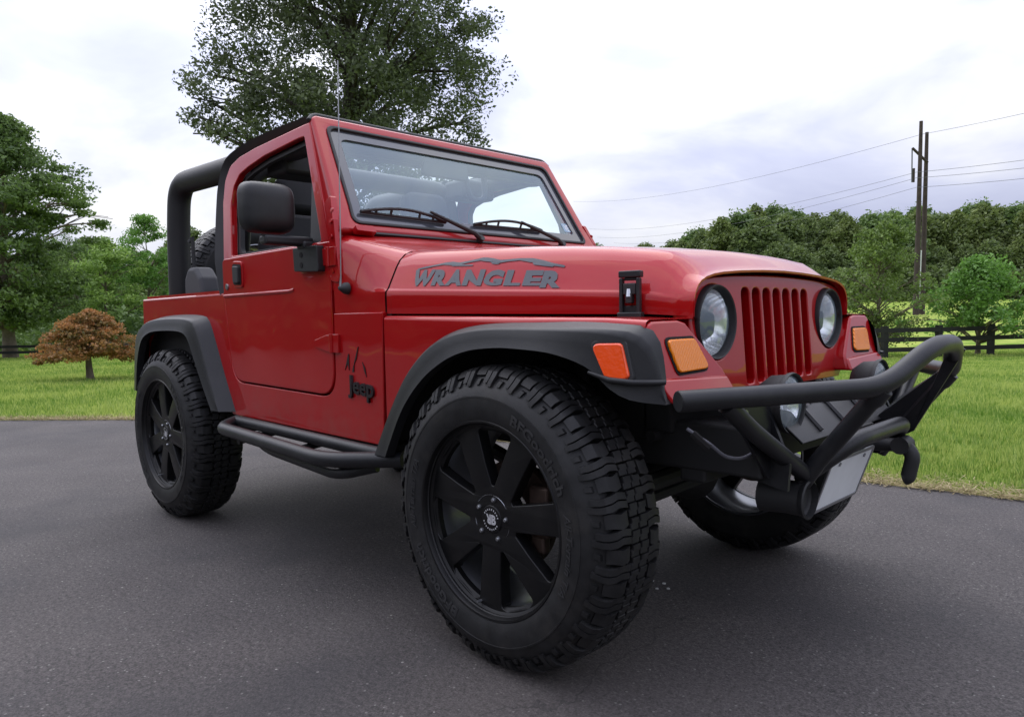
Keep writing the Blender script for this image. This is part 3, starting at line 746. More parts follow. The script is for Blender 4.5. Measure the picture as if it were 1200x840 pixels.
def cowl():
    a = hood_sec(-.575)
    e = [(.745, 1.0), (.745, 1.05), (.745, 1.075), (.745, 1.10), (.745, 1.13), (.744, 1.16), (.743, 1.19), (.741, 1.22), (.735, 1.247), (.722, 1.266), (.695, 1.280), (.5, 1.288), (.25, 1.29), (0, 1.29)]
    rows = []
    for k in range(9):
        u = k/8; x = -.562-.289*u
        q = [(p0*(1-u)+p1*u, z0*(1-u)+z1*u) for (p0, z0), (p1, z1) in zip(a, e)]
        rows.append(full(q, x))
    return MB().grid(rows)
tubm = [tub_side(-1), tub_side(1), cowl()]
b = MB()
for s in (-1, 1):
    b.tube([(-2.755, s*.738, 1.096), (-1.757, s*.738, 1.096)], .008, 10); b.box((-2.255, s*.712, 1.110), (1.0, .022, .016))            # bed rail bead
b.box((-2.765, 0, .86), (.02, 1.47, .47))                          # tailgate
tubm.append(b)
TUB = merge('body_tub', RED, CAR, tubm, 40, .0025)
b = MB()
b.box((-1.68, 0, .60), (2.15, 1.44, .03)); b.box((-.66, 0, .84), (.03, 1.26, .58))
for s in (-1, 1):
    b.box((-2.36, s*.59, .80), (.80, .25, .42)); b.box((-1.68, s*.716, .63), (1.9, .02, .12))
b.box((-2.5, 0, .63), (.5, 1.4, .04))
b.build('floor_pan', UNDER, CAR, smooth=0)

for s in (-1, 1): MB().box((-.872, s*.708, 1.19), (.05, .062, .22)).build('pillar_base', RED, CAR, bevel=.004)
# ---- bonnet
def hood():
    xs = [-.558, -.5, -.4, -.25, -.1, .05, .18, .27, .33, .37, .40, .42, .435, .445, .452]
    rows = [full(hood_sec(x), x) for x in xs]
    e = hood_sec(.452)
    rows.append([(.452-.001, y*.996, z-.006) for _, y, z in full(e, 0)]); rows.append([(.43, y*.99, z-.008) for _, y, z in full(e, 0)])
    H = MB().grid(rows).build('hood', RED, CAR, smooth=50, solid=.004)
    return H
HOOD = hood()
# dark joint line round the bonnet's rear edge
rows = [[(x, y*.994, z-.008) for _, y, z in full(hood_sec(-.56), 0)] for x in (-.585, -.54)]
MB().grid(rows).build('hood_gap', GAP, CAR, smooth=60)
def hood_pt(x, t, off=.0015):
    """point on the right-hand upper face of the bonnet; t 0 at the crease, 1 near the shoulder"""
    s = hood_sec(x); a, b = s[4], s[7]
    if t < 0: y, z = a[0], a[1]+t*.10
    else:
        i = 4+min(2.999, t*3); k = int(i); f = i-k; y = s[k][0]*(1-f)+s[k+1][0]*f; z = s[k][1]*(1-f)+s[k+1][1]*f
    return Vector((x, -y-off*.85, z+off*.5))
def subdivide_long(me, ln):
    bm = bmesh.new(); bm.from_mesh(me)
    for _ in range(5):
        ed = [e for e in bm.edges if e.calc_length() > ln]
        if not ed: break
        bmesh.ops.subdivide_edges(bm, edges=ed, cuts=1)
    bmesh.ops.triangulate(bm, faces=bm.faces); bm.to_mesh(me); bm.free()
def decal():
    LX, HT = .535, .40      # length in metres, height in face units
    parts = []
    # lettering: the first and the last letter drop a little below the rest
    adv = [(0, .147, 'W', -.02, .56), (.149, .252, 'R', 0, .555), (.247, .366, 'A', 0, .55), (.370, .500, 'N', 0, .54), (.508, .632, 'G', 0, .53), (.646, .752, 'L', 0, .52), (.766, .876, 'E', 0, .51), (.878, 1.0, 'R', -.09, .50)]
    for a, b_, ch, v0, v1 in adv:
        me = text_mesh(ch, lambda u, v, w: (u, v, 0), bold=.06, fit=((b_-a)*1.01*LX, v1-v0))
        for v in me.vertices: v.co = Vector((a*LX+v.co.x, v0+v.co.y, 0))
        parts.append(me)
    # mountain outlines above the letters
    def strip(top, bot):
        mb = MB(); n = len(top); mb.add([(u*LX, .59+(v-.40)*.97, 0) for u, v in top]+[(u*LX, .56+(v-.40)*.92, 0) for u, v in bot], [(i, i+1, n+i+1, n+i) for i in range(n-1)]); return mb
    parts.append(strip([(.01, .40), (.10, .50), (.20, .64), (.25, .67), (.30, .62), (.38, .72), (.45, .83), (.48, .82), (.52, .78), (.57, .70), (.62, .72), (.70, .77), (.78, .76), (.85, .66), (.92, .52), (.99, .44)],
                       [(.01, .39), (.10, .465), (.19, .57), (.245, .53), (.30, .54), (.37, .655), (.44, .735), (.47, .69), (.51, .66), (.56, .58), (.62, .66), (.70, .715), (.77, .62), (.83, .60), (.91, .47), (.99, .42)]))
    parts.append(strip([(.22, .56), (.30, .53), (.40, .50)], [(.26, .49), (.32, .485), (.40, .485)]))
    parts.append(strip([(.50, .68), (.55, .62), (.585, .60)], [(.53, .56), (.555, .54), (.57, .545)]))
    parts.append(strip([(.78, .60), (.84, .56), (.93, .45)], [(.80, .50), (.86, .46), (.92, .43)]))
    o = merge('hood_decal', DECAL, HOOD, parts, 0)
    subdivide_long(o.data, .03)
    for v in o.data.vertices:
        x = -.472+v.co.x; v.co = hood_pt(x, .10+v.co.y*.88, .0022)
    return o
decal()
def latch(s):
    """rubber-look hood catch: base on the wing, body on the bonnet side"""
    x = .285; sec = hood_sec(x); yb = sec[0][0]; z0 = sec[0][1]; zc = 1.036
    rot = Matrix.Rotation(-s*math.atan(.225), 3, 'Z')
    def P(dx, dy, z): v = rot @ Vector((dx, s*dy, 0)); return (x+v.x, s*yb+v.y, z)
    mb = MB()
    mb.box(P(0, .012, z0-.004), (.068, .028, .018), rot); mb.box(P(-.024, .014, z0+.045), (.010, .020, .10), rot); mb.box(P(.024, .014, z0+.045), (.010, .020, .10), rot)
    mb.box(P(0, .010, z0+.105), (.062, .026, .018), rot); mb.box(P(0, .006, z0+.012), (.05, .012, .02), rot)
    o = mb.build('hood_latch', PLASTIC, HOOD, bevel=.003)
    MB().box(P(0, .014, z0+.066), (.036, .018, .030), rot).box(P(0, .018, z0+.042), (.018, .022, .028), rot).box(P(0, .012, z0+.092), (.036, .008, .008), rot).build('latch_lever', RUBBER, o, bevel=.003)
    MB().lathe([(0, 0), (.007, 0), (.005, .02), (0, .022)], P(0, .026, z0+.046), 'z', 10).build('latch_pin', CHROME, o)
latch(-1); latch(1)

# ---- front wings
ARCHB = [(-.592, .53), (-.523, .652), (-.433, .796), (-.321, .893), (-.219, .937), (-.107, .957), (.031, .963), (.27, .961), (.40, .953), (.47, .945)]
def wing_top(x): return interp([(-.56, .988), (.33, .970), (.47, .962)], x)
def wing(s):
    rows = []
    for k in range(27):
        x = -.556+.0385*k; y0 = YS-.032*sm(.1, .46, x); zt = wing_top(x); zl = interp(ARCHB, x)-.02; yi = hood_sec(min(x, .45))[0][0]-.05
        zl = min(zl, zt-.02)
        rows.append([(x, s*y0, zl), (x, s*y0, zl+(zt-.016-zl)*.5), (x, s*y0, zt-.016), (x, s*(y0-.003), zt-.007), (x, s*(y0-.009), zt-.002), (x, s*(y0-.018), zt), (x, s*yi, zt)])
    skin = MB().grid(rows)
    prof = [(.40, .775), (.70, .768), (.714, .80), (.716, .93), (.709, .950), (.69, .960), (.58, .962), (.545, .955), (.515, .925), (.415, .832), (.405, .812)]
    nose = MB()
    def fx(z): return .448+(.96-z)*.27
    front = [(fx(z), s*y, z) for y, z in prof]; back = [(.41, s*y, z) for y, z in prof]; n = len(prof)
    nose.add(front+back, [tuple(range(n)), tuple(range(2*n-1, n-1, -1))]+[(i, (i+1) % n, n+(i+1) % n, n+i) for i in range(n)])
    lip = MB(); lp = [(.40, .775), (.70, .768), (.716, .80), (.716, .826), (.412, .815)]
    m_ = len(lp); f2 = [(fx(z)+.014-(.008 if z > .81 else 0), s*y, z) for y, z in lp]; b2 = [(.45, s*y, z) for y, z in lp]
    lip.add(f2+b2, [tuple(range(m_)), tuple(range(2*m_-1, m_-1, -1))]+[(i, (i+1) % m_, m_+(i+1) % m_, m_+i) for i in range(m_)])
    o = merge('fender', RED, CAR, [skin, nose, lip], 40, .007, 3)
    # direction lamp in the wing's face
    q = [(.655, .915), (.53, .915), (.488, .838), (.633, .835)]
    qq = rounded(q, .016, 4)
    rim = MB(); rim.prism([(a, z) for a, z in rounded([(.663, .921), (.527, .921), (.480, .832), (.637, .828)], .02, 4)], lambda u, v, d: (fx(v)+d, s*u, v), -.01, .0025)
    rim.build('lamp_recess', GAP, o, smooth=30)
    ln = MB(); ln.prism(qq, lambda u, v, d: (fx(v)+d, s*u, v), .0, .009)
    l_ = ln.build('turn_signal', AMBER, o, smooth=30, bevel=.004, seg=3)
    return o
for s in (-1, 1): wing(s)

# ---- flares
def resample(pts, n):
    c = catmull(pts, 8); ln = [0]
    for a, b_ in zip(c, c[1:]): ln.append(ln[-1]+(b_-a).length)
    out = []
    for k in range(n):
        d = ln[-1]*k/(n-1)
        for i in range(len(c)-1):
            if d <= ln[i+1]+1e-9:
                t = (d-ln[i])/max(1e-9, ln[i+1]-ln[i]); out.append(c[i].lerp(c[i+1], t)); break
    return out
def flare(s, Bp, Mp, Lp, n=44):
    cB, cM, cL = [resample(q, n) for q in (Bp, Mp, Lp)]
    rows = []
    for p, q, r_ in zip(cB, cM, cL):
        e1 = p.lerp(q, .55); e1.y = p.y+(q.y-p.y)*.5; e1 += Vector((0, 0, 0))
        inn = r_+Vector((0, -.035*(1 if r_.y > 0 else -1), 0))
        in2 = p.lerp(r_, .25); in2.y = p.y-.01*(1 if p.y > 0 else -1)
        q2 = q.lerp(r_, .12); q2.y += .006*(1 if q.y > 0 else -1)
        rows.append([p, p+(q-p)*.25, p+(q-p)*.8, q, q2, q.lerp(r_, .5), r_, r_.lerp(inn, .3), inn, in2])
    mb = MB().grid([[tuple(v) for v in r_] for r_ in rows])
    m_ = len(rows[0]); k = len(mb.v)
    mb.f.append(tuple(range(m_))); mb.f.append(tuple(range(k-1, k-m_-1, -1)))
    return mb
def front_flare(s):
    Bp = [(-.592, .735, .53), (-.523, .735, .652), (-.433, .735, .796), (-.321, .735, .893), (-.219, .735, .937), (-.107, .735, .957), (.031, .735, .963), (.27, .733, .961), (.38, .722, .955), (.452, .708, .945), (.482, .70, .90), (.498, .698, .78)]
    Mp = [(-.56, .795, .535), (-.482, .795, .662), (-.39, .795, .79), (-.287, .795, .877), (-.195, .795, .919), (-.09, .795, .94), (.031, .795, .947), (.26, .793, .945), (.37, .778, .942), (.440, .752, .93), (.476, .730, .89), (.506, .716, .78)]
    Lp = [(-.475, .815, .54), (-.385, .815, .69), (-.285, .815, .79), (-.18, .815, .852), (-.08, .815, .884), (.03, .815, .895), (.12, .815, .894), (.24, .813, .884), (.34, .800, .852), (.395, .790, .805), (.445, .772, .779), (.506, .722, .768)]
    o = flare(s, *[[(x, s*y, z) for x, y, z in q] for q in (Bp, Mp, Lp)]).build('fender_flare', PLASTIC, CAR, smooth=50)
    rg = MB(); rg.tube([(.345, s*.803, .842), (.40, s*.796, .826), (.452, s*.778, .821), (.486, s*.748, .820), (.506, s*.722, .820)], [.004, .007, .0075, .0075, .006], 8); rg.build('flare_ridge', PLASTIC, o, smooth=60)
    # side marker
    q = rounded([(.350, .910), (.420, .911), (.444, .828), (.390, .822)], .012, 4)
    def yy(u, v): return .798-.34*max(0, u-.350)-.012*sm(.87, .93, v)
    rim = MB(); rim.prism(rounded([(.341, .917), (.428, .918), (.453, .821), (.384, .815)], .014, 4), lambda u, v, d: (u, s*(yy(u, v)+d), v), -.03, .004); rim.build('marker_recess', RUBBER, o, smooth=30, bevel=.002)
    MB().prism(q, lambda u, v, d: (u, s*(yy(u, v)+d), v), -.02, .010).build('side_marker', ORANGE, o, smooth=30, bevel=.004, seg=3)
def rear_flare(s):
    Bp = [(-2.80, .735, .62), (-2.789, .735, .80), (-2.756, .735, .926), (-2.67, .735, .981), (-2.496, .735, 1.01), (-2.217, .735, 1.019), (-1.986, .735, 1.011), (-1.913, .735, .985), (-1.845, .735, .871), (-1.765, .735, .719), (-1.686, .735, .583)]
    Mp = [(-2.79, .80, .62), (-2.76, .80, .78), (-2.72, .80, .905), (-2.63, .80, .962), (-2.48, .80, .992), (-2.22, .80, 1.0), (-2.02, .80, .992), (-1.945, .80, .965), (-1.877, .80, .855), (-1.80, .80, .71), (-1.72, .80, .585)]
    Lp = [(-2.72, .82, .62), (-2.68, .82, .77), (-2.62, .82, .868), (-2.55, .82, .912), (-2.43, .82, .935), (-2.22, .82, .94), (-2.08, .82, .934), (-2.005, .82, .908), (-1.945, .82, .825), (-1.86, .82, .70), (-1.775, .82, .588)]
    flare(s, *[[(x, s*y, z) for x, y, z in q] for q in (Bp, Mp, Lp)]).build('fender_flare', PLASTIC, CAR, smooth=50)
for s in (-1, 1): front_flare(s); rear_flare(s)

# ---- grille and headlamps
def arch_poly(k=1.0, dz=0.0):
    h = [(.44, .752), (.50, .80), (.505, .95), (.505, 1.0), (.500, 1.028), (.486, 1.046), (.462, 1.059), (.42, 1.068), (.36, 1.075), (.26, 1.081), (.13, 1.085), (0, 1.087)]
    r_ = [(y*k, z+dz) for y, z in h]
    return r_+[(-y, z) for y, z in r_[-2::-1]]
GX = .437
slots = []
for i in range(7):
    c = (i-3)*.0655; slots.append(rounded([(c-.0240, .775), (c+.0240, .775), (c+.0240, 1.047), (c-.0240, 1.047)], [.014, .014, .0235, .0235], 6))
circles = [[(s*.376+.101*math.cos(2*PI*k/40), .952+.101*math.sin(2*PI*k/40)) for k in range(40)] for s in (-1, 1)]
me = plate_mesh(arch_poly(), slots+circles, .05, lambda u, v, w: (GX-.025+w-(v-.95)*.085, u, v), .005)
GR = link('grille', me, RED, CAR, 40)
MB().prism(arch_poly(.97, -.008), lambda u, v, d: (d, u, v), .33, .36).build('radiator', GAP, CAR, smooth=0)
sp = MB()
for i in range(8):
    c = (i-3.5)*.0655; sp.box((.372, c, .91), (.035, .012, .30))
sp.build('grille_vane', RED, GR, smooth=0)
for s in (-1, 1):
    c = (0, s*.376, .952)
    bz = MB().lathe([(.1005, .436), (.1005, .444), (.098, .448), (.094, .446), (.0905, .428), (.089, .400), (.1005, .400)], (0, c[1], c[2]), 'x', 56, closed=True).build('headlight', RUBBER, GR, smooth=40)
    MB().lathe([(.0895, .424), (.080, .39), (.06, .368), (.03, .356), (0, .354)], (0, c[1], c[2]), 'x', 48).build('reflector', REFLECT, bz, smooth=60)
    MB().lathe([(.0895, .426), (.075, .436), (.05, .443), (.025, .446), (0, .447)], (0, c[1], c[2]), 'x', 48).build('lens', CLEAR, bz, smooth=80)
    MB().lathe([(0, .385), (.010, .383), (.013, .37), (.013, .352)], (0, c[1], c[2]), 'x', 20).build('bulb_cap', CHROME, bz, smooth=60)

# ---- doors
def incl(x, z, d=0):   # upper door frame leans inwards
    return (x, -(YS-.155*max(0, z-1.25))-d, z)
def door(s):
    o = [(-1.748, 1.250), (-1.748, 1.10), (-1.688, .7215), (-.870, .7035), (-.866, 1.255)]
    p = plate_mesh(rounded(o, [.03, .01, .11, .095, .01], 12), [], .032, lambda u, v, w: (u, s*(YS-.0125)-s*w, v), .005)
    fo = rounded([(-1.735, 1.24), (-1.80, 1.50), (-1.803, 1.60), (-1.765, 1.662), (-1.68, 1.688), (-1.53, 1.703), (-1.139, 1.722), (-1.095, 1.722), (-.862, 1.24)], [0, .08, .06, .06, .05, .05, .02, .01, 0])
    fi = rounded([(-1.655, 1.258), (-1.715, 1.48), (-1.705, 1.56), (-1.66, 1.608), (-1.575, 1.630), (-1.442, 1.652), (-1.17, 1.672), (-1.125, 1.672), (-.925, 1.258)], [.01, .08, .05, .05, .05, .05, .02, .01, .01])
    q = plate_mesh(fo, [fi], .030, lambda u, v, w: (u, s*(-incl(u, v)[1]-.013)-s*w, v), .005)
    bead = MB(); bead.tube([(-1.742, s*(YS+.002), 1.0895), (-1.16, s*(YS+.002), 1.0895), (-1.13, s*(YS+.0), 1.094)], .0075, 10)
    D = merge('door', RED, CAR, [p, q, bead], 40)
    # handle
    r_ = MB().prism(rounded([(-1.635, 1.235), (-1.545, 1.228), (-1.545, 1.118), (-1.632, 1.122)], .02, 4), lambda u, v, d: (u, s*(YS+d), v), -.005, .0105)
    h = r_.build('door_handle', RED, D, bevel=.003)
    MB().prism(rounded([(-1.630, 1.222), (-1.552, 1.216), (-1.552, 1.130), (-1.627, 1.134)], .014, 4), lambda u, v, d: (u, s*(YS+d), v), .009, .013).build('handle_recess', GAP, h, smooth=30)
    MB().prism(rounded([(-1.612, 1.212), (-1.560, 1.208), (-1.560, 1.137), (-1.610, 1.141)], .010, 4), lambda u, v, d: (u, s*(YS+d), v), .009, .024).build('handle_lever', RUBBER, h, bevel=.004)
    MB().lathe([(.013, .003), (.012, .008), (.006, .009), (0, .009)], (-1.705, s*(YS+0), 1.13), 'y', 20) if False else None
    k = MB(); k.prism([(.013*math.cos(2*PI*i/18)-1.705, .013*math.sin(2*PI*i/18)+1.128) for i in range(18)], lambda u, v, d: (u, s*(YS+d), v), .0, .0085); k.build('lock', STEEL, D, bevel=.001)
    for zz, in ((.893,), (1.20,)):
        hb = MB(); hb.prism(rounded([(-.985, zz+.010), (-.90, zz+.030), (-.872, zz+.030), (-.872, zz-.030), (-.90, zz-.030), (-.985, zz-.012)], .006, 3), lambda u, v, d: (u, s*(YS+d), v), .003, .010)
        hb.box((-.845, s*(YS+.003), zz), (.045, .014, .066)); hb.tube([(-.868, s*(YS+.010), zz-.034), (-.868, s*(YS+.010), zz+.034)], .008, 10)
        hb.build('hinge', RED, D, bevel=.002)
    ip = MB(); ip.box((-1.31, s*(YS-.045), .98), (.84, .03, .50)); ip.build('trim_panel', GREYVINYL, D, bevel=.01)
    # rubber seal inside the window opening
    sl = plate_mesh(rounded([(-1.645, 1.258), (-1.70, 1.48), (-1.69, 1.56), (-1.65, 1.600), (-1.575, 1.622), (-1.442, 1.644), (-1.17, 1.664), (-1.125, 1.664), (-.935, 1.258)], .04),
                    [rounded([(-1.63, 1.27), (-1.68, 1.48), (-1.672, 1.55), (-1.64, 1.588), (-1.575, 1.606), (-1.442, 1.628), (-1.17, 1.648), (-1.135, 1.648), (-.955, 1.27)], .04)], .02, lambda u, v, w: (u, s*(-incl(u, v)[1]-.035)-s*w, v))
    link('window_seal', sl, RUBBER, D, 30)
    # corner pane and mirror base inside the front of the opening
    MB().prism([(-1.02, 1.26), (-.935, 1.26), (-1.055, 1.50)], lambda u, v, d: (u, s*(-incl(u, v)[1]-.02+d), v), -.01, .01).build('quarter_trim', RUBBER, D, smooth=0)
    # outside mirror
    mz = 0 if s < 0 else -.125
    mb = MB(); mb.prism(rounded([(-1.075, 1.243), (-.905, 1.243), (-.898, 1.150), (-1.07, 1.158)], .008, 3), lambda u, v, d: (u, s*(YS+d), v), .003, .032)
    br = mb.build('mirror_bracket', PLASTIC, D, bevel=.004)
    for u, v in ((-1.015, 1.215), (-1.015, 1.178)): MB().prism([(u+.010*math.cos(2*PI*i/12), v+.010*math.sin(2*PI*i/12)) for i in range(12)], lambda a, c, d: (a, s*(YS+d), c), .030, .0335).build('screw', GAP, br, smooth=0)
    MB().tube(bent([(-1.02, s*(YS+.02), 1.235), (-1.02, s*(YS+.05), 1.262), (-1.03, s*(YS+.20), 1.276)], .02), [.022]*1+[.021]*9, 10) if False else None
    arm = MB(); arm.box((-1.015, s*(YS+.085), 1.263), (.05, .19, .034)); arm.box((-1.012, s*(YS+.012), 1.25), (.055, .05, .03)); arm.build('mirror_arm', PLASTIC, br, bevel=.010, seg=3)
    hd = MB(); n1, n2 = 22, 36; rows = []
    for i in range(n1+1):
        f = -PI/2+PI*i/n1; row = []
        for j in range(n2):
            a = 2*PI*j/n2
            def sg(v, e): return math.copysign(abs(v)**e, v)
            cf, sf = max(0., math.cos(f)), math.sin(f)
            ax = sg(cf**.55*sg(math.cos(a), .45), 1); az = sg(cf**.55*sg(math.sin(a), .45), 1); dx = sg(sf, .6)
            row.append((-1.04+(.062*dx if dx > 0 else .022*dx), s*(YS+.148+.100*ax*(1-.04*dx)), 1.376+mz+.089*az*(1-.05*dx)))
        rows.append(row+[row[0]])
    hm = hd.grid(rows).build('mirror_housing', PLASTIC, br, smooth=60)
    MB().prism(rounded([(.062, 1.30), (.234, 1.30), (.234, 1.452), (.062, 1.452)], .03, 5), lambda u, v, d: (-1.0605-d, s*(YS+u), v+mz), 0, .004).build('mirror_glass', MIRRORG, br, smooth=30)
    return D
for s in (-1, 1): door(s)
# dark jamb behind the door gaps, and the soft-top surround that frames each door
def surround(s):
    pts = [(-1.775, 1.10), (-1.815, 1.27), (-1.853, 1.50), (-1.853, 1.60), (-1.815, 1.685), (-1.70, 1.718), (-1.55, 1.732), (-1.39, 1.738), (-1.20, 1.738), (-1.11, 1.735)]
    c = catmull([(x, 0, z) for x, z in pts], 6); mb = MB(); rows = []
    for i, p in enumerate(c):
        t = (c[min(i+1, len(c)-1)]-c[max(i-1, 0)]).normalized(); n_ = Vector((t.z, 0, -t.x))
        y = -incl(0, p.z)[1]
        if n_.z < 0 or (abs(n_.z) < .5 and n_.x > 0): n_ = -n_
        w0, w1 = .011, -.026
        r_ = [(p+n_*w0, .004), (p+n_*w0, -.06), (p+n_*w1, -.06), (p+n_*w1, -.028), (p+n_*.0, -.006)]
        rows.append([(q.x, s*(y+d), q.z) for q, d in r_]); rows[-1].append(rows[-1][0])
    mb.grid(rows); mb.build('door_surround', RUBBER, CAR, smooth=40)
    MB().box((-1.32, s*(YS-.028), .955), (.90, .008, .56)).build('door_jamb', GAP, CAR, smooth=0)
for s in (-1, 1): surround(s)

# ---- windscreen
def wf(u, v, w=0):   # u across, v up the slope, w out of the glass
    return (-.853-.509*v+.861*w, u, 1.333+.861*v+.509*w)
fo = rounded([(-.725, -.052), (.725, -.052), (.712, .06), (.668, .475), (.645, .488), (-.645, .488), (-.668, .475), (-.712, .06)], [.01, .01, .1, .03, .02, .02, .03, .1])
fi = rounded([(-.658, -.012), (.658, -.012), (.648, .06), (.615, .437), (-.615, .437), (-.648, .06)], [.05, .05, .1, .045, .045, .1], 7)
FR = link('windshield_frame', plate_mesh(fo, [fi], .07, lambda u, v, w: wf(u, v, w-.03), .012), RED, CAR, 40)
fg = rounded([(-.606, .038), (.606, .038), (.598, .08), (.572, .392), (-.572, .392), (-.598, .08)], [.05, .05, .1, .04, .04, .1], 7)
link('glass_border', plate_mesh(fi, [fg], .006, lambda u, v, w: wf(u, v, w-.004), 0), FRIT, FR, 30)
sl = rounded([(-.664, -.018), (.664, -.018), (.653, .06), (.621, .443), (-.621, .443), (-.653, .06)], [.05, .05, .1, .045, .045, .1], 7)
link('glass_seal', plate_mesh(sl, [rounded([(-.651, -.006), (.651, -.006), (.642, .06), (.609, .431), (-.609, .431), (-.642, .06)], [.05, .05, .1, .045, .045, .1], 7)], .018, lambda u, v, w: wf(u, v, w+.001), .003), RUBBER, FR, 40)
_g = rounded([(-.61, .030), (.61, .030), (.60, .08), (.576, .397), (-.576, .397), (-.60, .08)], .03, 5)
MB().add([wf(u, v, -.008) for u, v in _g], [tuple(range(len(_g)))]).build('windshield_glass', GLASS, FR, smooth=0)

hd = MB(); hd.tube(bent([wf(-.672, .465, -.012), wf(-.645, .496, -.012), wf(.645, .496, -.012), wf(.672, .465, -.012)], .03), .013, 8)
hd.prism([(-.645, .480), (.645, .480), (.62, .508), (-.62, .508)], lambda u, v, d: wf(u, v, d), -.075, -.012)
hd.build('header_rail', RUBBER, CAR, bevel=.003)
ck = MB(); ck.prism([(-.58, -.058), (.58, -.058), (.58, -.050), (-.58, -.050)], lambda u, v, d: wf(u, v, d), -.04, .007); ck.build('cowl_seal', RUBBER, FR, smooth=0)
for s in (-1, 1):   # windscreen hinges: side bracket, block on the cowl
    q = MB(); q.prism(rounded([(-.868, 1.115), (-.868, 1.27), (-.935, 1.40), (-.895, 1.425), (-.848, 1.33), (-.815, 1.20), (-.80, 1.13), (-.815, 1.105)], .015, 3), lambda u, v, d: (u, s*(YS-.03*sm(1.28, 1.42, v)+d), v), -.02, .004)
    hb = q.build('windshield_hinge', RED, CAR, bevel=.003)
    for u, v in ((-.868, 1.365), (-.858, 1.325), (-.850, 1.27), (-.832, 1.20), (-.845, 1.15)):
        MB().prism([(u+.008*math.cos(2*PI*i/10), v+.008*math.sin(2*PI*i/10)) for i in range(10)], lambda a, c, d: (a, s*(YS-.03*sm(1.28, 1.42, c)+d), c), .003, .008).build('bolt', RED, hb, smooth=40)
    MB().prism(rounded([(.59, -.068), (.675, -.064), (.675, -.040), (.60, -.040)], .006, 3), lambda u, v, d: wf(s*u, v, d), .0, .028).build('hinge_block', RED, FR, bevel=.004)
st = MB().prism(rounded([(.555, .055), (.600, .055), (.592, .105), (.550, .105)], .004, 2), lambda u, v, d: wf(u, v, d), -.0074, -.0066).build('inspection_sticker', mat('sticker blue', (.30, .42, .52), .5), FR, smooth=0)
link('sticker_print', text_mesh('VE', lambda u, v, w: wf(.563+u, .062+v, -.0060), bold=.02, fit=(.030, .034)), WHITE, st, 0)
def wiper(base, elbow, a, b_):
    mb = MB(); B0 = Vector(wf(*base, .018)); E0 = Vector(wf(*elbow, .034))
    mb.tube([B0, B0.lerp(E0, .15)+Vector((.01, 0, .006)), E0], [.012, .010, .006], 8); mb.tube([B0-Vector((.02, 0, .012)), B0+Vector((.01, 0, .006))], .014, 10)
    o = mb.build('wiper', RUBBER, FR)
    bl = MB(); n = 12
    top_ = [Vector(wf(a[0]+(b_[0]-a[0])*i/n, a[1]+(b_[1]-a[1])*i/n, .008)) for i in range(n+1)]
    bl.tube(top_, .006, 6)
    arc = [Vector(wf(a[0]+(b_[0]-a[0])*i/n, a[1]+(b_[1]-a[1])*i/n+.018*math.sin(PI*i/n), .012+.020*math.sin(PI*i/n))) for i in range(n+1)]
    bl.tube(arc, .006, 6)
    for i in (2, 4, 8, 10): bl.tube([top_[i], arc[i]], .005, 5)
    bl.build('blade', RUBBER, o)
wiper((-.067, -.050), (-.30, .050), (-.615, .036), (-.215, .026))
wiper((.452, -.042), (.215, .050), (-.06, .030), (.36, .034))

# ---- aerial
mb = MB(); mb.lathe([(0, 0), (.021, 0), (.020, .012), (.011, .026), (.006, .034), (0, .036)], (0, 0, 0), 'z', 18)
rot = Matrix.Rotation(R(-62), 4, 'X') if False else Matrix.Rotation(R(90), 4, 'X')
mb.v = [tuple(rot @ Vector(p)+Vector((-.765, -YS+.0, 1.085))) for p in mb.v]
AN = mb.build('antenna', RUBBER, CAR)
MB().tube([(-.765, -YS-.028, 1.085), (-.762, -YS-.026, 1.13), (-.748, -YS-.016, 1.84)], [.0055, .0024, .0016], 8).build('mast', STEEL, AN)

# ---- lettering on the cowl side
link('badge', text_mesh('Jeep', lambda u, v, w: (-.772+u, -YS-.003-w-.002, .704+v-.08*u), bold=.022, extrude=.004, fit=(.152, .082)), INK, CAR, 0)
for v in CAR.children[-1].data.vertices: pass
mk = MB()
for pts in ([(-.797, .800), (-.772, .858), (-.768, .858), (-.770, .800), (-.778, .826)], [(-.752, .795), (-.712, .882), (-.708, .884), (-.722, .842), (-.738, .822), (-.740, .796)], [(-.688, .832), (-.672, .812), (-.664, .780), (-.676, .800)]):
    mk.prism(pts, lambda u, v, d: (u, -YS-d, v), .0005, .0025)
mk.build('cowl_decal', INK, CAR, smooth=0)

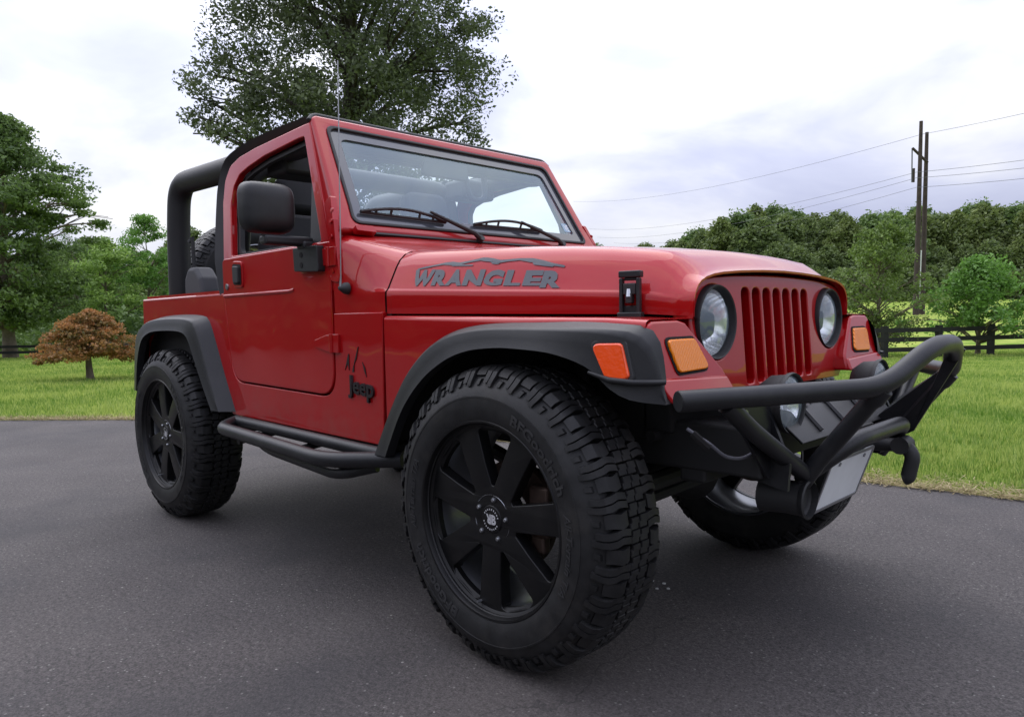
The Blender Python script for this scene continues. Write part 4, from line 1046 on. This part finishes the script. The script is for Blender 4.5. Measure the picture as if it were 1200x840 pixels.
# ---- wheels: built once facing the right-hand side (-Y outwards), then copied
WY = .70
def tyre_mesh():
    mb = MB(); O = lambda a: -(a-WY)
    prof = [(.262, .812), (.272, .826), (.285, .832), (.300, .8355), (.318, .838), (.338, .8365), (.3385, .8375), (.343, .8370), (.3435, .8345), (.36, .828), (.378, .816), (.394, .802), (.399, .788), (.401, .76), (.402, .7025), (.401, .645), (.399, .617), (.394, .603), (.378, .589), (.36, .577), (.33, .572), (.30, .572), (.262, .588)]
    mb.lathe([(r, O(a)) for r, a in prof], seg=128)
    def P(th, r, a): return (r*math.cos(th), O(a), r*math.sin(th))
    def lug(th0, th1, path, zig, sgn):
        """shoulder lug running over the edge; path of (r, |y|, depth), zig shifts its two ends"""
        vs = []; fs = []
        for (r, a, dp), z in zip(path, zig):
            aa = WY+.0025+(a-WY-.0025)*sgn; ai = WY+.0025+(a-dp[1]-WY-.0025)*sgn
            c = .0016/.42
            vs += [P(th0+z+c, r, aa), P(th1+z-c, r, aa), P(th1+z, r-dp[0], ai), P(th0+z, r-dp[0], ai)]
        for i in range(len(path)-1):
            o = 4*i
            for k in range(4): fs.append((o+k, o+(k+1) % 4, o+4+(k+1) % 4, o+4+k))
        fs += [(3, 2, 1, 0), tuple(4*(len(path)-1)+k for k in range(4))]
        mb.add(vs, fs)
    def block(poly, rt_, rb=.397):
        n = len(poly); cx = sum(p[0] for p in poly)/n; cy = sum(p[1] for p in poly)/n
        top = [P(cx+(t-cx)*.93, rt_, cy+(a-cy)*.92) for t, a in poly]; mid = [P(t, rt_-.002, a) for t, a in poly]; bot = [P(t, rb, a) for t, a in poly]
        fs = [tuple(range(n))]
        for q in (0, n): fs += [(q+i, q+(i+1) % n, q+n+(i+1) % n, q+n+i) for i in range(n)]
        mb.add(top+mid+bot, fs)
    NLUG = 60; st = 2*PI/NLUG; rr = random.Random(8)
    D = lambda r, a: (r, a)
    for k in range(NLUG):
        th = k*st
        for sgn in (1, -1):
            t0 = th+(0 if sgn > 0 else st*.5); j = rr.uniform(-.04, .04)*st
            if k % 2 == 0:
                path = [(.4225, .739, D(.027, 0)), (.4235, .752, D(.027, 0)), (.4225, .770, D(.027, 0)), (.4195, .790, D(.026, .002)), (.410, .8065, D(.014, .012)), (.397, .8155, D(.004, .014)), (.380, .8245, D(.0, .014)), (.3705, .8275, D(.0, .012))]
                zig = [.004, .010, .016, .004, .0, .0, .010, .014]; w = .455
                lug(t0+st*(.5-w)+j, t0+st*.485+j, path, zig, sgn); lug(t0+st*.505+j, t0+st*(.5+w)+j, path[:-1], zig[:-1], sgn)
            else:
                path = [(.4225, .746, D(.027, 0)), (.4235, .755, D(.027, 0)), (.4225, .770, D(.027, 0)), (.4185, .787, D(.026, .002)), (.4085, .800, D(.014, .012)), (.399, .8075, D(.004, .012))]
                zig = [.012, .004, -.004, .006, .010, .008]; w = .44
                lug(t0+st*(.5-w)+j, t0+st*(.5+w)+j, path, zig, sgn)
                lug(t0+st*.30+j, t0+st*.68+j, [(.388, .8165, D(.0, .010)), (.380, .8215, D(.0, .010)), (.373, .8245, D(.0, .010))], [0, .006, .01], sgn)
    NB = 40; sb = 2*PI/NB
    for k in range(NB):
        for a0, a1, sh in ((.7050, .7350, 0), (.6690, .6990, .5)):
            t = (k+sh)*sb; am = (a0+a1)/2; e = (a1-a0)
            # an S-shaped block split by a sipe
            L_ = [(.04, .12), (.20, .12), (.24, -.10), (.50, -.10), (.50, .88), (.30, .88), (.26, 1.10), (.04, 1.10)]
            R_ = [(.545, .12), (.72, .12), (.76, -.10), (.97, -.10), (.97, .88), (.80, .88), (.76, 1.10), (.545, 1.10)]
            for q in (L_, R_): block([(t+u*sb, a0+v*e) for u, v in q], .4232)
    return mb
def wheel():
    O = lambda a: -(a-WY)
    rim = MB().lathe([(.277, O(.585)), (.268, O(.582)), (.262, O(.59)), (.246, O(.62)), (.240, O(.68)), (.240, O(.74)), (.250, O(.79)), (.262, O(.80)), (.262, O(.585))], seg=96)
    w = rim.build('wheel', BARREL, CAR, smooth=40)
    tyre_mesh().build('tyre', TYRE, w, smooth=24)
    # black face: lip and seven spokes
    lip = MB().lathe([(.2775, O(.812)), (.278, O(.826)), (.2745, O(.830)), (.269, O(.829)), (.2655, O(.822)), (.2625, O(.806)), (.253, O(.799)), (.244, O(.792)), (.244, O(.775)), (.262, O(.775)), (.264, O(.80)), (.2775, O(.812))], seg=96)
    pit = 2*PI/7; holes = []
    for k in range(7):
        c = R(61)+pit*(k+.5); h = []
        for r, da in ((.094, -.06), (.094, .06), (.160, .205), (.245, .270), (.2535, .18), (.2535, -.18), (.245, -.270), (.160, -.205)): h.append((r*math.cos(c+da), r*math.sin(c+da)))
        holes.append(rounded(h, [.006, .006, .03, .012, .01, .01, .012, .03], 4))
    outer = [(.2605*math.cos(2*PI*i/90), .2605*math.sin(2*PI*i/90)) for i in range(90)]
    def dish(u, v, w_):
        r = math.hypot(u, v); return (u, O(.797+.006*sm(.06, .12, r)-.002*sm(.16, .25, r)-w_), v)
    disc = plate_mesh(outer, holes, .040, lambda u, v, w_: dish(u, v, w_+.02), .0035)
    hub = MB().lathe([(0, O(.79)), (.072, O(.79)), (.074, O(.775)), (.074, O(.74)), (0, O(.74))], seg=40)
    merge('rim', RIMBLK, w, [lip, disc, hub], 40)
    hc = MB().lathe([(0, O(.805)), (.036, O(.805)), (.0385, O(.803)), (.040, O(.799)), (.040, O(.78))], seg=40).build('hub_cap', RIMBLK, w, smooth=40)
    rg = MB().lathe([(.0655, O(.7985)), (.0675, O(.801)), (.0695, O(.7985))], seg=48); rg.build('hub_ring', STEEL, w, smooth=60)
    def lt(u, v): # logo plane
        return (u, O(.8056), v)
    parts = [text_mesh('R', lambda u, v, q: lt(.0005-u, .014-.028+.028-v*1.0-.0), bold=.05, fit=(.019, .028)), text_mesh('B', lambda u, v, q: lt(.002+u, -.014+v), bold=.05, fit=(.018, .028))]
    for i in range(22):
        if i in (0, 10, 11, 21): continue
        a = 2*PI*i/22; mb_ = MB()
        mb_.prism([(.026*math.cos(a-.07), .026*math.sin(a-.07)), (.0305*math.cos(a-.06), .0305*math.sin(a-.06)), (.0305*math.cos(a+.06), .0305*math.sin(a+.06)), (.026*math.cos(a+.07), .026*math.sin(a+.07))], lambda u, v, d: (u, O(.8056)-d, v), 0, .0002); parts.append(mb_)
    merge('hub_logo', LOGO, w, parts, 0)
    for k in range(5):
        a = R(80)+2*PI*k/5; c = (.056*math.cos(a), 0, .056*math.sin(a))
        MB().lathe([(0, O(.8085)), (.0045, O(.808)), (.0075, O(.803)), (.0078, O(.785))], c, 'y', 12).build('lug_nut', STEEL, w, smooth=50)
        MB().lathe([(.0135, O(.7935)), (.0115, O(.7945)), (.0105, O(.7900))], c, 'y', 16).build('lug_seat', GAP, w, smooth=0) if False else None
    bd = MB().lathe([(.06, O(.715)), (.150, O(.715)), (.152, O(.70)), (.06, O(.69))], seg=48); bd.build('brake_disc', RUSTY, w, smooth=40)
    cp = MB(); cp.box((.125, O(.705), .03), (.07, .09, .14)); cp.box((.12, O(.735), -.06), (.05, .03, .05)); cp.build('brake_caliper', RUSTY, w, bevel=.008)
    MB().tube([(-.05, O(.80), -.243), (-.052, O(.815), -.243)], .004, 6).build('valve', STEEL, w)
    # raised lettering on the sidewall, reading clockwise
    def arc(a0, rb):
        def fn(u, v, q):
            f = a0-u/rb; r = rb+v
            y = interp([(.27, .829), (.285, .833), (.300, .8365), (.318, .839), (.338, .8375)], r)+.0005+q
            return (r*math.cos(f), O(y), r*math.sin(f))
        return fn
    tt = [text_mesh('BFGoodrich', arc(R(68), .296), bold=.03, extrude=.0007, fit=(.235, .030)), text_mesh('All-Terrain T/A', arc(R(14), .300), bold=.012, extrude=.0006, fit=(.21, .022), font_shear=.25),
          text_mesh('BFGoodrich', arc(R(248), .296), bold=.03, extrude=.0007, fit=(.235, .030)), text_mesh('All-Terrain T/A', arc(R(194), .300), bold=.012, extrude=.0006, fit=(.21, .022), font_shear=.25)]
    lm = mat('worn rubber lettering', (.021, .021, .022), .5)
    for t_ in tt: link('sidewall_lettering', t_, lm, w, 0)
    return w
w0 = wheel()
def copy_part(o, loc, rot):
    c = o.copy(); COL.objects.link(c); c.parent = o.parent; c.location = loc; c.rotation_euler = rot
    for ch in o.children:
        d = ch.copy(); COL.objects.link(d); d.parent = c
    return c
w0.location = (0, -WY, AXZ)
copy_part(w0, (-WB, -WY, AXZ), (0, R(14), 0))
copy_part(w0, (0, WY, AXZ), (0, R(10), PI)); copy_part(w0, (-WB, WY, AXZ), (0, R(35), PI))
sp_ = copy_part(w0, (-2.93, -.04, 1.17), (0, R(20), -PI/2)); sp_.name = 'spare_wheel'

# ---- side steps
def step(s):
    T = lambda pts: [(x, s*y, z) for x, y, z in pts]
    mb = MB(); mb.tube(bent(T([(-1.64, .76, .548), (-1.575, .865, .535), (-.74, .875, .505), (-.47, .745, .522)]), .10, 8), .027, 14)
    o = mb.build('side_step', POWDER, CAR, smooth=60)
    MB().tube(bent(T([(-1.635, .77, .552), (-.66, .762, .531), (-.50, .74, .524)]), .05), .023, 12).build('inner_tube', POWDER, o, smooth=60)
    MB().tube(bent(T([(-1.42, .78, .505), (-1.25, .825, .480), (-.72, .835, .452), (-.60, .76, .485)]), .08, 6), .021, 10).build('drop_step', POWDER, o, smooth=60)
    for x in (-1.45, -1.05, -.72): MB().tube(T([(x, .62, .515), (x, .85, .490)]), .014, 8).build('step_bracket', UNDER, o)
for s in (-1, 1): step(s)

# ---- front bumper with its raised centre hoop
BT = .0245
pts = [(.572, -.775, .785), (.835, -.29, .792), (.892, -.105, .886), (.892, .080, .886), (.835, .29, .792), (.572, .775, .785)]
mb = MB(); mb.tube(bent(pts, .07, 8), BT, 18)
BUMP = mb.build('bumper', POWDER, CAR, smooth=50, bevel=.003)
AP = [(.65, s_*.285, .552) for s_ in (-1, 1)]
for s in (-1, 1):
    a = Vector((.65, s*.285, .552))
    MB().tube(bent([(.625, s*.66, .772), (.63, s*.55, .70), a, (.645, s*.24, .555)], .05), .0225, 14).build('brace', POWDER, BUMP, smooth=50)
    e_ = Vector((.832, s*.285, .79)); MB().tube([a+Vector((-.01, 0, -.02)), a.lerp(e_, .12), a.lerp(e_, .16), a.lerp(e_, .80), a.lerp(e_, .84), a.lerp(e_, .88), e_], [.024, .024, .0222, .0222, .0222, .027, .027], 14).build('hoop_leg', POWDER, BUMP, smooth=50)
    MB().prism([(.50, .56), (.655, .53), (.66, .60), (.60, .74), (.50, .72)], lambda u, v, d: (u, s*(.40+d), v), -.006, .006).build('frame_plate', POWDER, BUMP, smooth=0)
    q = MB(); q.prism([(-.62, .760), (-.46, .775), (-.31, .57), (-.42, .56)], lambda u, v, d: (.607+d, s*-u, v), -.004, .004); q.build('gusset', POWDER, BUMP, smooth=0)
    MB().lathe([(0, .003), (.012, .003), (.012, -.003)], (.612, s*.545, .735), 'x', 14).build('gusset_bolt', STEEL, BUMP)
    # driving lamp behind the bar
    c = (0, s*.325, .742)
    lp = MB().lathe([(.078, .618), (.080, .626), (.078, .632), (.074, .630), (.074, .618), (.070, .575), (.05, .548), (0, .54)], (0, c[1], c[2]), 'x', 44).build('driving_lamp', RUBBER, BUMP, smooth=45)
    MB().lathe([(.0745, .620), (.05, .632), (.02, .636), (0, .636)], (0, c[1], c[2]), 'x', 36).build('lens', CLEAR, lp, smooth=80)
    MB().lathe([(.073, .615), (.06, .590), (.03, .575), (0, .573)], (0, c[1], c[2]), 'x', 36).build('reflector', REFLECT, lp, smooth=80)
    MB().tube([(.58, c[1], .665), (.58, c[1], .60)], .010, 8).build('lamp_bracket', UNDER, lp)
    # tow hooks under the bar
    if s < 0: continue
    h = MB(); y0 = s*.20+(.0 if s > 0 else .0)
    h.tube(bent([(.62, y0, .565), (.74, y0, .575), (.765, y0, .545), (.752, y0, .478), (.742, y0, .474)], .02, 5), .021, 10)
    h.lathe([(0, -.03), (.026, -.03), (.026, .03), (0, .03)], (.735, y0, .575), 'y', 14)
    h.build('tow_hook', RUBBER, BUMP, smooth=50)
MB().tube(bent([(.655, -.27, .560), (.735, -.17, .640), (.748, .17, .646), (.665, .29, .565)], .06, 7), .0235, 14).build('cross_tube', POWDER, BUMP, smooth=50)
MB().lathe([(.0, .645), (.036, .645), (.046, .65), (.052, .665), (.047, .668), (.044, .61), (.050, .54), (0, .54)], (0, -.295, .49), 'x', 26).build('roller', RUBBER, BUMP, smooth=45)
MB().prism([(.655, .555), (.755, .615), (.905, .865), (.872, .885), (.83, .80), (.72, .72), (.64, .64)], lambda u, v, d: (u, .232+d-.10*sm(.70, .90, v), v), -.005, .005).build('hoop_plate', POWDER, BUMP, smooth=0)
# plastic frame cover between the rails, winch well
cov = MB(); cov.grid([[(.46, -.37, .735), (.46, .37, .735)], [(.52, -.37, .742), (.52, .37, .742)], [(.60, -.36, .712), (.60, .36, .712)], [(.665, -.34, .645), (.665, .34, .645)]])
CV = cov.build('frame_cover', PLASTIC, CAR, smooth=40, solid=.006)
rb = MB()
for y in (-.20, -.03, .14): MB().tube([(.50, y, .744), (.60, y, .716), (.655, y, .660)], .008, 6).build('cover_rib', PLASTIC, CV)
link('cover_lettering', text_mesh('Jeep', lambda u, v, w: (.545+.075*(1-v/.05)*.75, -.17+u, .736-.02*(1-v/.05)+.003), bold=.04, fit=(.19, .05)), INK, CV, 0)
# licence plate under the cross tube
pl = MB(); pc = Vector((.66, -.05, .505))
nrm = Vector((.88, 0, -.30)).normalized(); vup = Vector((.30, 0, .88)).normalized()
def pf(u, v, d): return tuple(pc+Vector((0, u, 0))+vup*v+nrm*d)
pl.prism(rounded([(-.152, -.076), (.152, -.076), (.152, .076), (-.152, .076)], .012, 4), pf, -.001, .001)
LP = pl.build('licence_plate', PLATE, CAR, smooth=0)
fr = plate_mesh(rounded([(-.158, -.082), (.158, -.082), (.158, .082), (-.158, .082)], .014, 4), [rounded([(-.147, -.071), (.147, -.071), (.147, .071), (-.147, .071)], .01, 4)], .006, lambda u, v, w: pf(u, v, w), .001)
link('plate_frame', fr, STEEL, LP, 30)
bk = MB(); bk.prism([(-.10, .04), (.10, .04), (.08, .16), (-.08, .16)], pf, -.012, -.004); bk.build('plate_bracket', UNDER, LP, smooth=0)
for y in (-.09, .09): MB().tube([pf(y, .06, 0), pf(y, .06, .004)], .006, 8).build('plate_screw', STEEL, LP)
# loose cable under the bar's end
MB().tube(catmull([(.50, -.62, .70), (.55, -.60, .665), (.565, -.545, .628), (.575, -.47, .618), (.585, -.40, .645), (.59, -.36, .70)], 6), .0045, 6).build('cable', WIRE, CAR, smooth=180)
MB().tube([(.515, -.62, .69), (.55, -.602, .655)], .010, 8).build('connector', GAP, CAR)

# ---- roll cage
CG = MB()
def cage():
    T = lambda s, pts: [(x, s*y, z) for x, y, z in pts]
    main = MB(); main.tube(bent([(-1.84, -.66, .95), (-1.80, -.63, 1.45), (-1.775, -.57, 1.685), (-1.775, .57, 1.685), (-1.80, .63, 1.45), (-1.84, .66, .95)], .13, 8), .048, 14)
    o = main.build('roll_bar', PAD, CAR, smooth=60)
    for s in (-1, 1):
        MB().tube(bent(T(s, [(-2.62, .60, 1.06), (-2.60, .60, 1.45), (-2.55, .60, 1.70), (-1.78, .58, 1.69)]), .17, 10), .057, 16).build('rear_hoop', PAD, o, smooth=60)
        MB().tube(bent(T(s, [(-1.78, .585, 1.69), (-1.20, .585, 1.675), (-1.10, .59, 1.665)]), .12, 8), .043, 12).build('side_bar', PAD, o, smooth=60)
        MB().lathe([(0, 0), (.045, .0), (.045, .012), (0, .012)], (-2.62, s*.60, 1.095), 'z', 16).build('mount', UNDER, o)
        MB().tube(T(s, [(-2.50, .585, 1.40), (-2.47, .58, 1.42), (-2.46, .58, 1.12)]), .011, 6).build('belt_anchor', RUBBER, o)
        bb = MB(); bb.box((-1.50, s*.50, 1.640), (.16, .22, .10)); bb.build('speaker_pod', PAD, o, bevel=.02, seg=3)
    MB().tube(bent([(-1.09, -.60, 1.655), (-1.09, .60, 1.655)], .02), .026, 10).build('windshield_bar', PAD, o, smooth=60)
    for y0, y1, z in ((.115, .235, 1.60),):
        MB().tube(bent([(-1.11, y0, 1.65), (-1.09, y0+.01, 1.515), (-1.09, y1-.01, 1.515), (-1.11, y1, 1.65)], .045, 6), .013, 8).build('grab_strap', PAD, o, smooth=60)
cage()
# seats
def seat(y):
    def rrect(cx, cz, w, h, r): return rounded([(cx-w/2, cz-h/2), (cx+w/2, cz-h/2), (cx+w/2, cz+h/2), (cx-w/2, cz+h/2)], r, 5)
    rot = Matrix.Rotation(R(-14), 3, 'Y')
    def B(u, v, d): p = rot @ Vector((d, 0, v)); return (-1.56+p.x, y+u, .86+p.z)
    st = MB(); st.prism(rounded([(-.25, 0), (.25, 0), (.24, .48), (.19, .60), (-.19, .60), (-.24, .48)], [.03, .03, .1, .06, .06, .1], 5), B, -.05, .08)
    o = st.build('seat', FABRIC, CAR, bevel=.03, seg=3)
    hr = MB(); hr.prism(rrect(0, .71, .27, .17, .06), B, -.03, .07); hr.build('headrest', FABRIC, o, bevel=.025, seg=3)
    cu = MB(); cu.box((-1.28, y, .82), (.55, .50, .14)); cu.build('cushion', FABRIC, o, bevel=.04, seg=3)
    MB().box((-1.3, y, .69), (.42, .4, .14)).build('seat_base', UNDER, o, smooth=0)
seat(-.36); seat(.36)
rs = MB(); rs.prism(rounded([(-.46, .78), (.46, .78), (.46, 1.14), (.40, 1.20), (-.40, 1.20), (-.46, 1.14)], .05, 4), lambda u, v, d: (-2.38+d-.25*(v-.8), u, v), -.06, .06)
RS = rs.build('rear_seat', FABRIC, CAR, bevel=.03, seg=3)
MB().prism(rounded([(-2.44, 1.09), (-2.20, 1.09), (-2.24, 1.20), (-2.30, 1.255), (-2.38, 1.255), (-2.43, 1.20)], .04, 5), lambda u, v, d: (u, -.60+d, v), -.05, .05).build('wheelhouse_speaker', GREYVINYL, RS, bevel=.02, seg=3)
# dash, steering wheel, inside mirror
ds = MB(); ds.prism(rounded([(-.90, 1.02), (-.95, 1.02), (-1.08, 1.10), (-1.08, 1.22), (-1.03, 1.262), (-.92, 1.268), (-.89, 1.24)], .03, 4), lambda u, v, d: (u, d, v), -.70, .70)
DS = ds.build('dashboard', GREYVINYL, CAR, bevel=.01)
sw = MB(); n = 40; cc = Vector((-1.12, .36, 1.20)); ax = Vector((-.90, 0, .42)).normalized(); e1 = Vector((0, 1, 0)); e2 = ax.cross(e1)
sw.tube([cc+.19*(math.cos(2*PI*i/n)*e1+math.sin(2*PI*i/n)*e2) for i in range(n+1)], .015, 8, caps=False)
for a in (0, PI, -PI/2): sw.tube([cc, cc+.185*(math.cos(a)*e1+math.sin(a)*e2)], .018, 6)
sw.tube([cc, cc-ax*.22], .025, 8); sw.build('steering_wheel', RUBBER, CAR)
im = MB(); im.prism(rounded([(-.13, 1.585), (.13, 1.585), (.12, 1.655), (-.12, 1.655)], .02, 4), lambda u, v, d: (-1.075+d, u-.03, v), -.012, .016)
IM = im.build('inside_mirror', RUBBER, CAR, bevel=.006)
MB().tube([(-1.085, -.03, 1.63), (-1.085, -.03, 1.68)], .012, 8).build('mirror_stem', RUBBER, IM)
for s in (-1, 1):
    MB().prism(rounded([(.07, .40), (.50, .40), (.50, .445), (.07, .445)], .01, 3), lambda u, v, d: wf(s*u, v, d), -.10, -.08).build('sun_visor', GREYVINYL, CAR, bevel=.006)

# ---- underbody
b = MB()
for s in (-1, 1):
    b.box((-1.2, s*.40, .62), (3.6, .07, .13))
    b.box((-.15, s*.44, .80), (.85, .02, .34)); b.box((-2.37, s*.50, .80), (.9, .02, .36))
b.box((.30, 0, .70), (.10, .9, .10)); b.box((-.1, 0, .80), (.75, .60, .30)); b.box((-1.0, 0, .58), (.9, .36, .14)); b.box((-2.45, 0, .60), (.5, .7, .22))
b.box((.40, 0, .60), (.08, .86, .16))
b.box((-.06, 0, .945), (.90, .96, .07))
for s in (-1, 1): b.box((-1.14, s*.655, .528), (1.14, .12, .05))
b.build('chassis', UNDER, CAR, smooth=0, bevel=.01)
for x, y0 in ((0, .20), (-WB, 0)):
    ax_ = MB(); ax_.tube([(x, -.62, AXZ), (x, .62, AXZ)], .045, 14); ax_.lathe([(0, -.14), (.09, -.11), (.135, 0), (.09, .11), (0, .14)], (x, y0, AXZ), 'y', 20)
    A = ax_.build('axle', UNDER, CAR)
    for s in (-1, 1):
        MB().tube([(x+(.02 if x == 0 else 0)+.055*math.cos(t*.55), s*.46+.055*math.sin(t*.55), AXZ+.06+.0042*t) for t in range(70)], .009, 6).build('coil_spring', UNDER, A)
        MB().tube([(x+.10, s*.52, AXZ-.03), (x+.06, s*.48, .86)], [.028, .024], 10).build('shock_absorber', STEEL if False else UNDER, A)
st_ = MB(); st_.tube([(.17, -.58, AXZ-.02), (.17, .58, AXZ+.02)], .018, 8); st_.tube([(.21, -.5, AXZ+.05), (.20, .05, AXZ+.06)], .028, 10); st_.tube([(.30, -.48, AXZ+.22), (.30, .48, AXZ+.22)], .016, 8)
st_.build('steering_linkage', UNDER, CAR)
for s in (-1, 1):
    MB().tube([(-.02, s*.42, AXZ-.02), (-.65, s*.36, .56)], .026, 8).build('control_arm', UNDER, CAR)
# dark wheel housings
for s in (-1, 1):
    wh = MB(); wh.grid([[(x, s*(.43 if x < .25 else .54), z), (x, s*.735, z)] for x, z in [(-.585, .56), (-.50, .66), (-.41, .80), (-.31, .885), (-.2, .925), (-.1, .94), (.03, .945), (.27, .943), (.38, .93), (.40, .80)]]).build('wheel_housing', UNDER, CAR, smooth=60)
    MB().grid([[(x, s*.43, z), (x, s*.735, z)] for x, z in [(-2.74, .62), (-2.72, .85), (-2.65, .92), (-2.5, .945), (-2.2, .955), (-2.0, .945), (-1.94, .91), (-1.87, .80), (-1.74, .58)]]).build('wheel_housing', UNDER, CAR, smooth=60)
# rear bumper and tail lamps
MB().box((-2.86, 0, .62), (.10, 1.4, .10)).build('rear_bumper', POWDER, CAR, bevel=.02)
for s in (-1, 1): MB().box((-2.79, s*.64, .96), (.04, .12, .16)).build('tail_lamp', mat('tail lamp red', (.45, .01, .01), .2), CAR, bevel=.01)

# ---- bits lying on the asphalt
chipm = mat('pale flake', (.62, .62, .60), .7)
for i, (x, y) in enumerate([(-0.018, -0.041), (-0.055, 0.051), (0.001, -0.001), (-0.008, 0.058), (0.031, 0.026)]):
    q = MB(); r = .005+.004*random.random(); q.prism([(x+r*(.7+.5*random.random())*math.cos(a), y+r*(.7+.5*random.random())*math.sin(a)) for a in [k*PI/3 for k in range(6)]], lambda u, v, d: (u, v, d), .001, .004)
    tag(q.build('pale_flake', chipm, smooth=0), 'small pale flake on the asphalt beside the front tyre', 'flake', 'pale flakes by the front tyre')
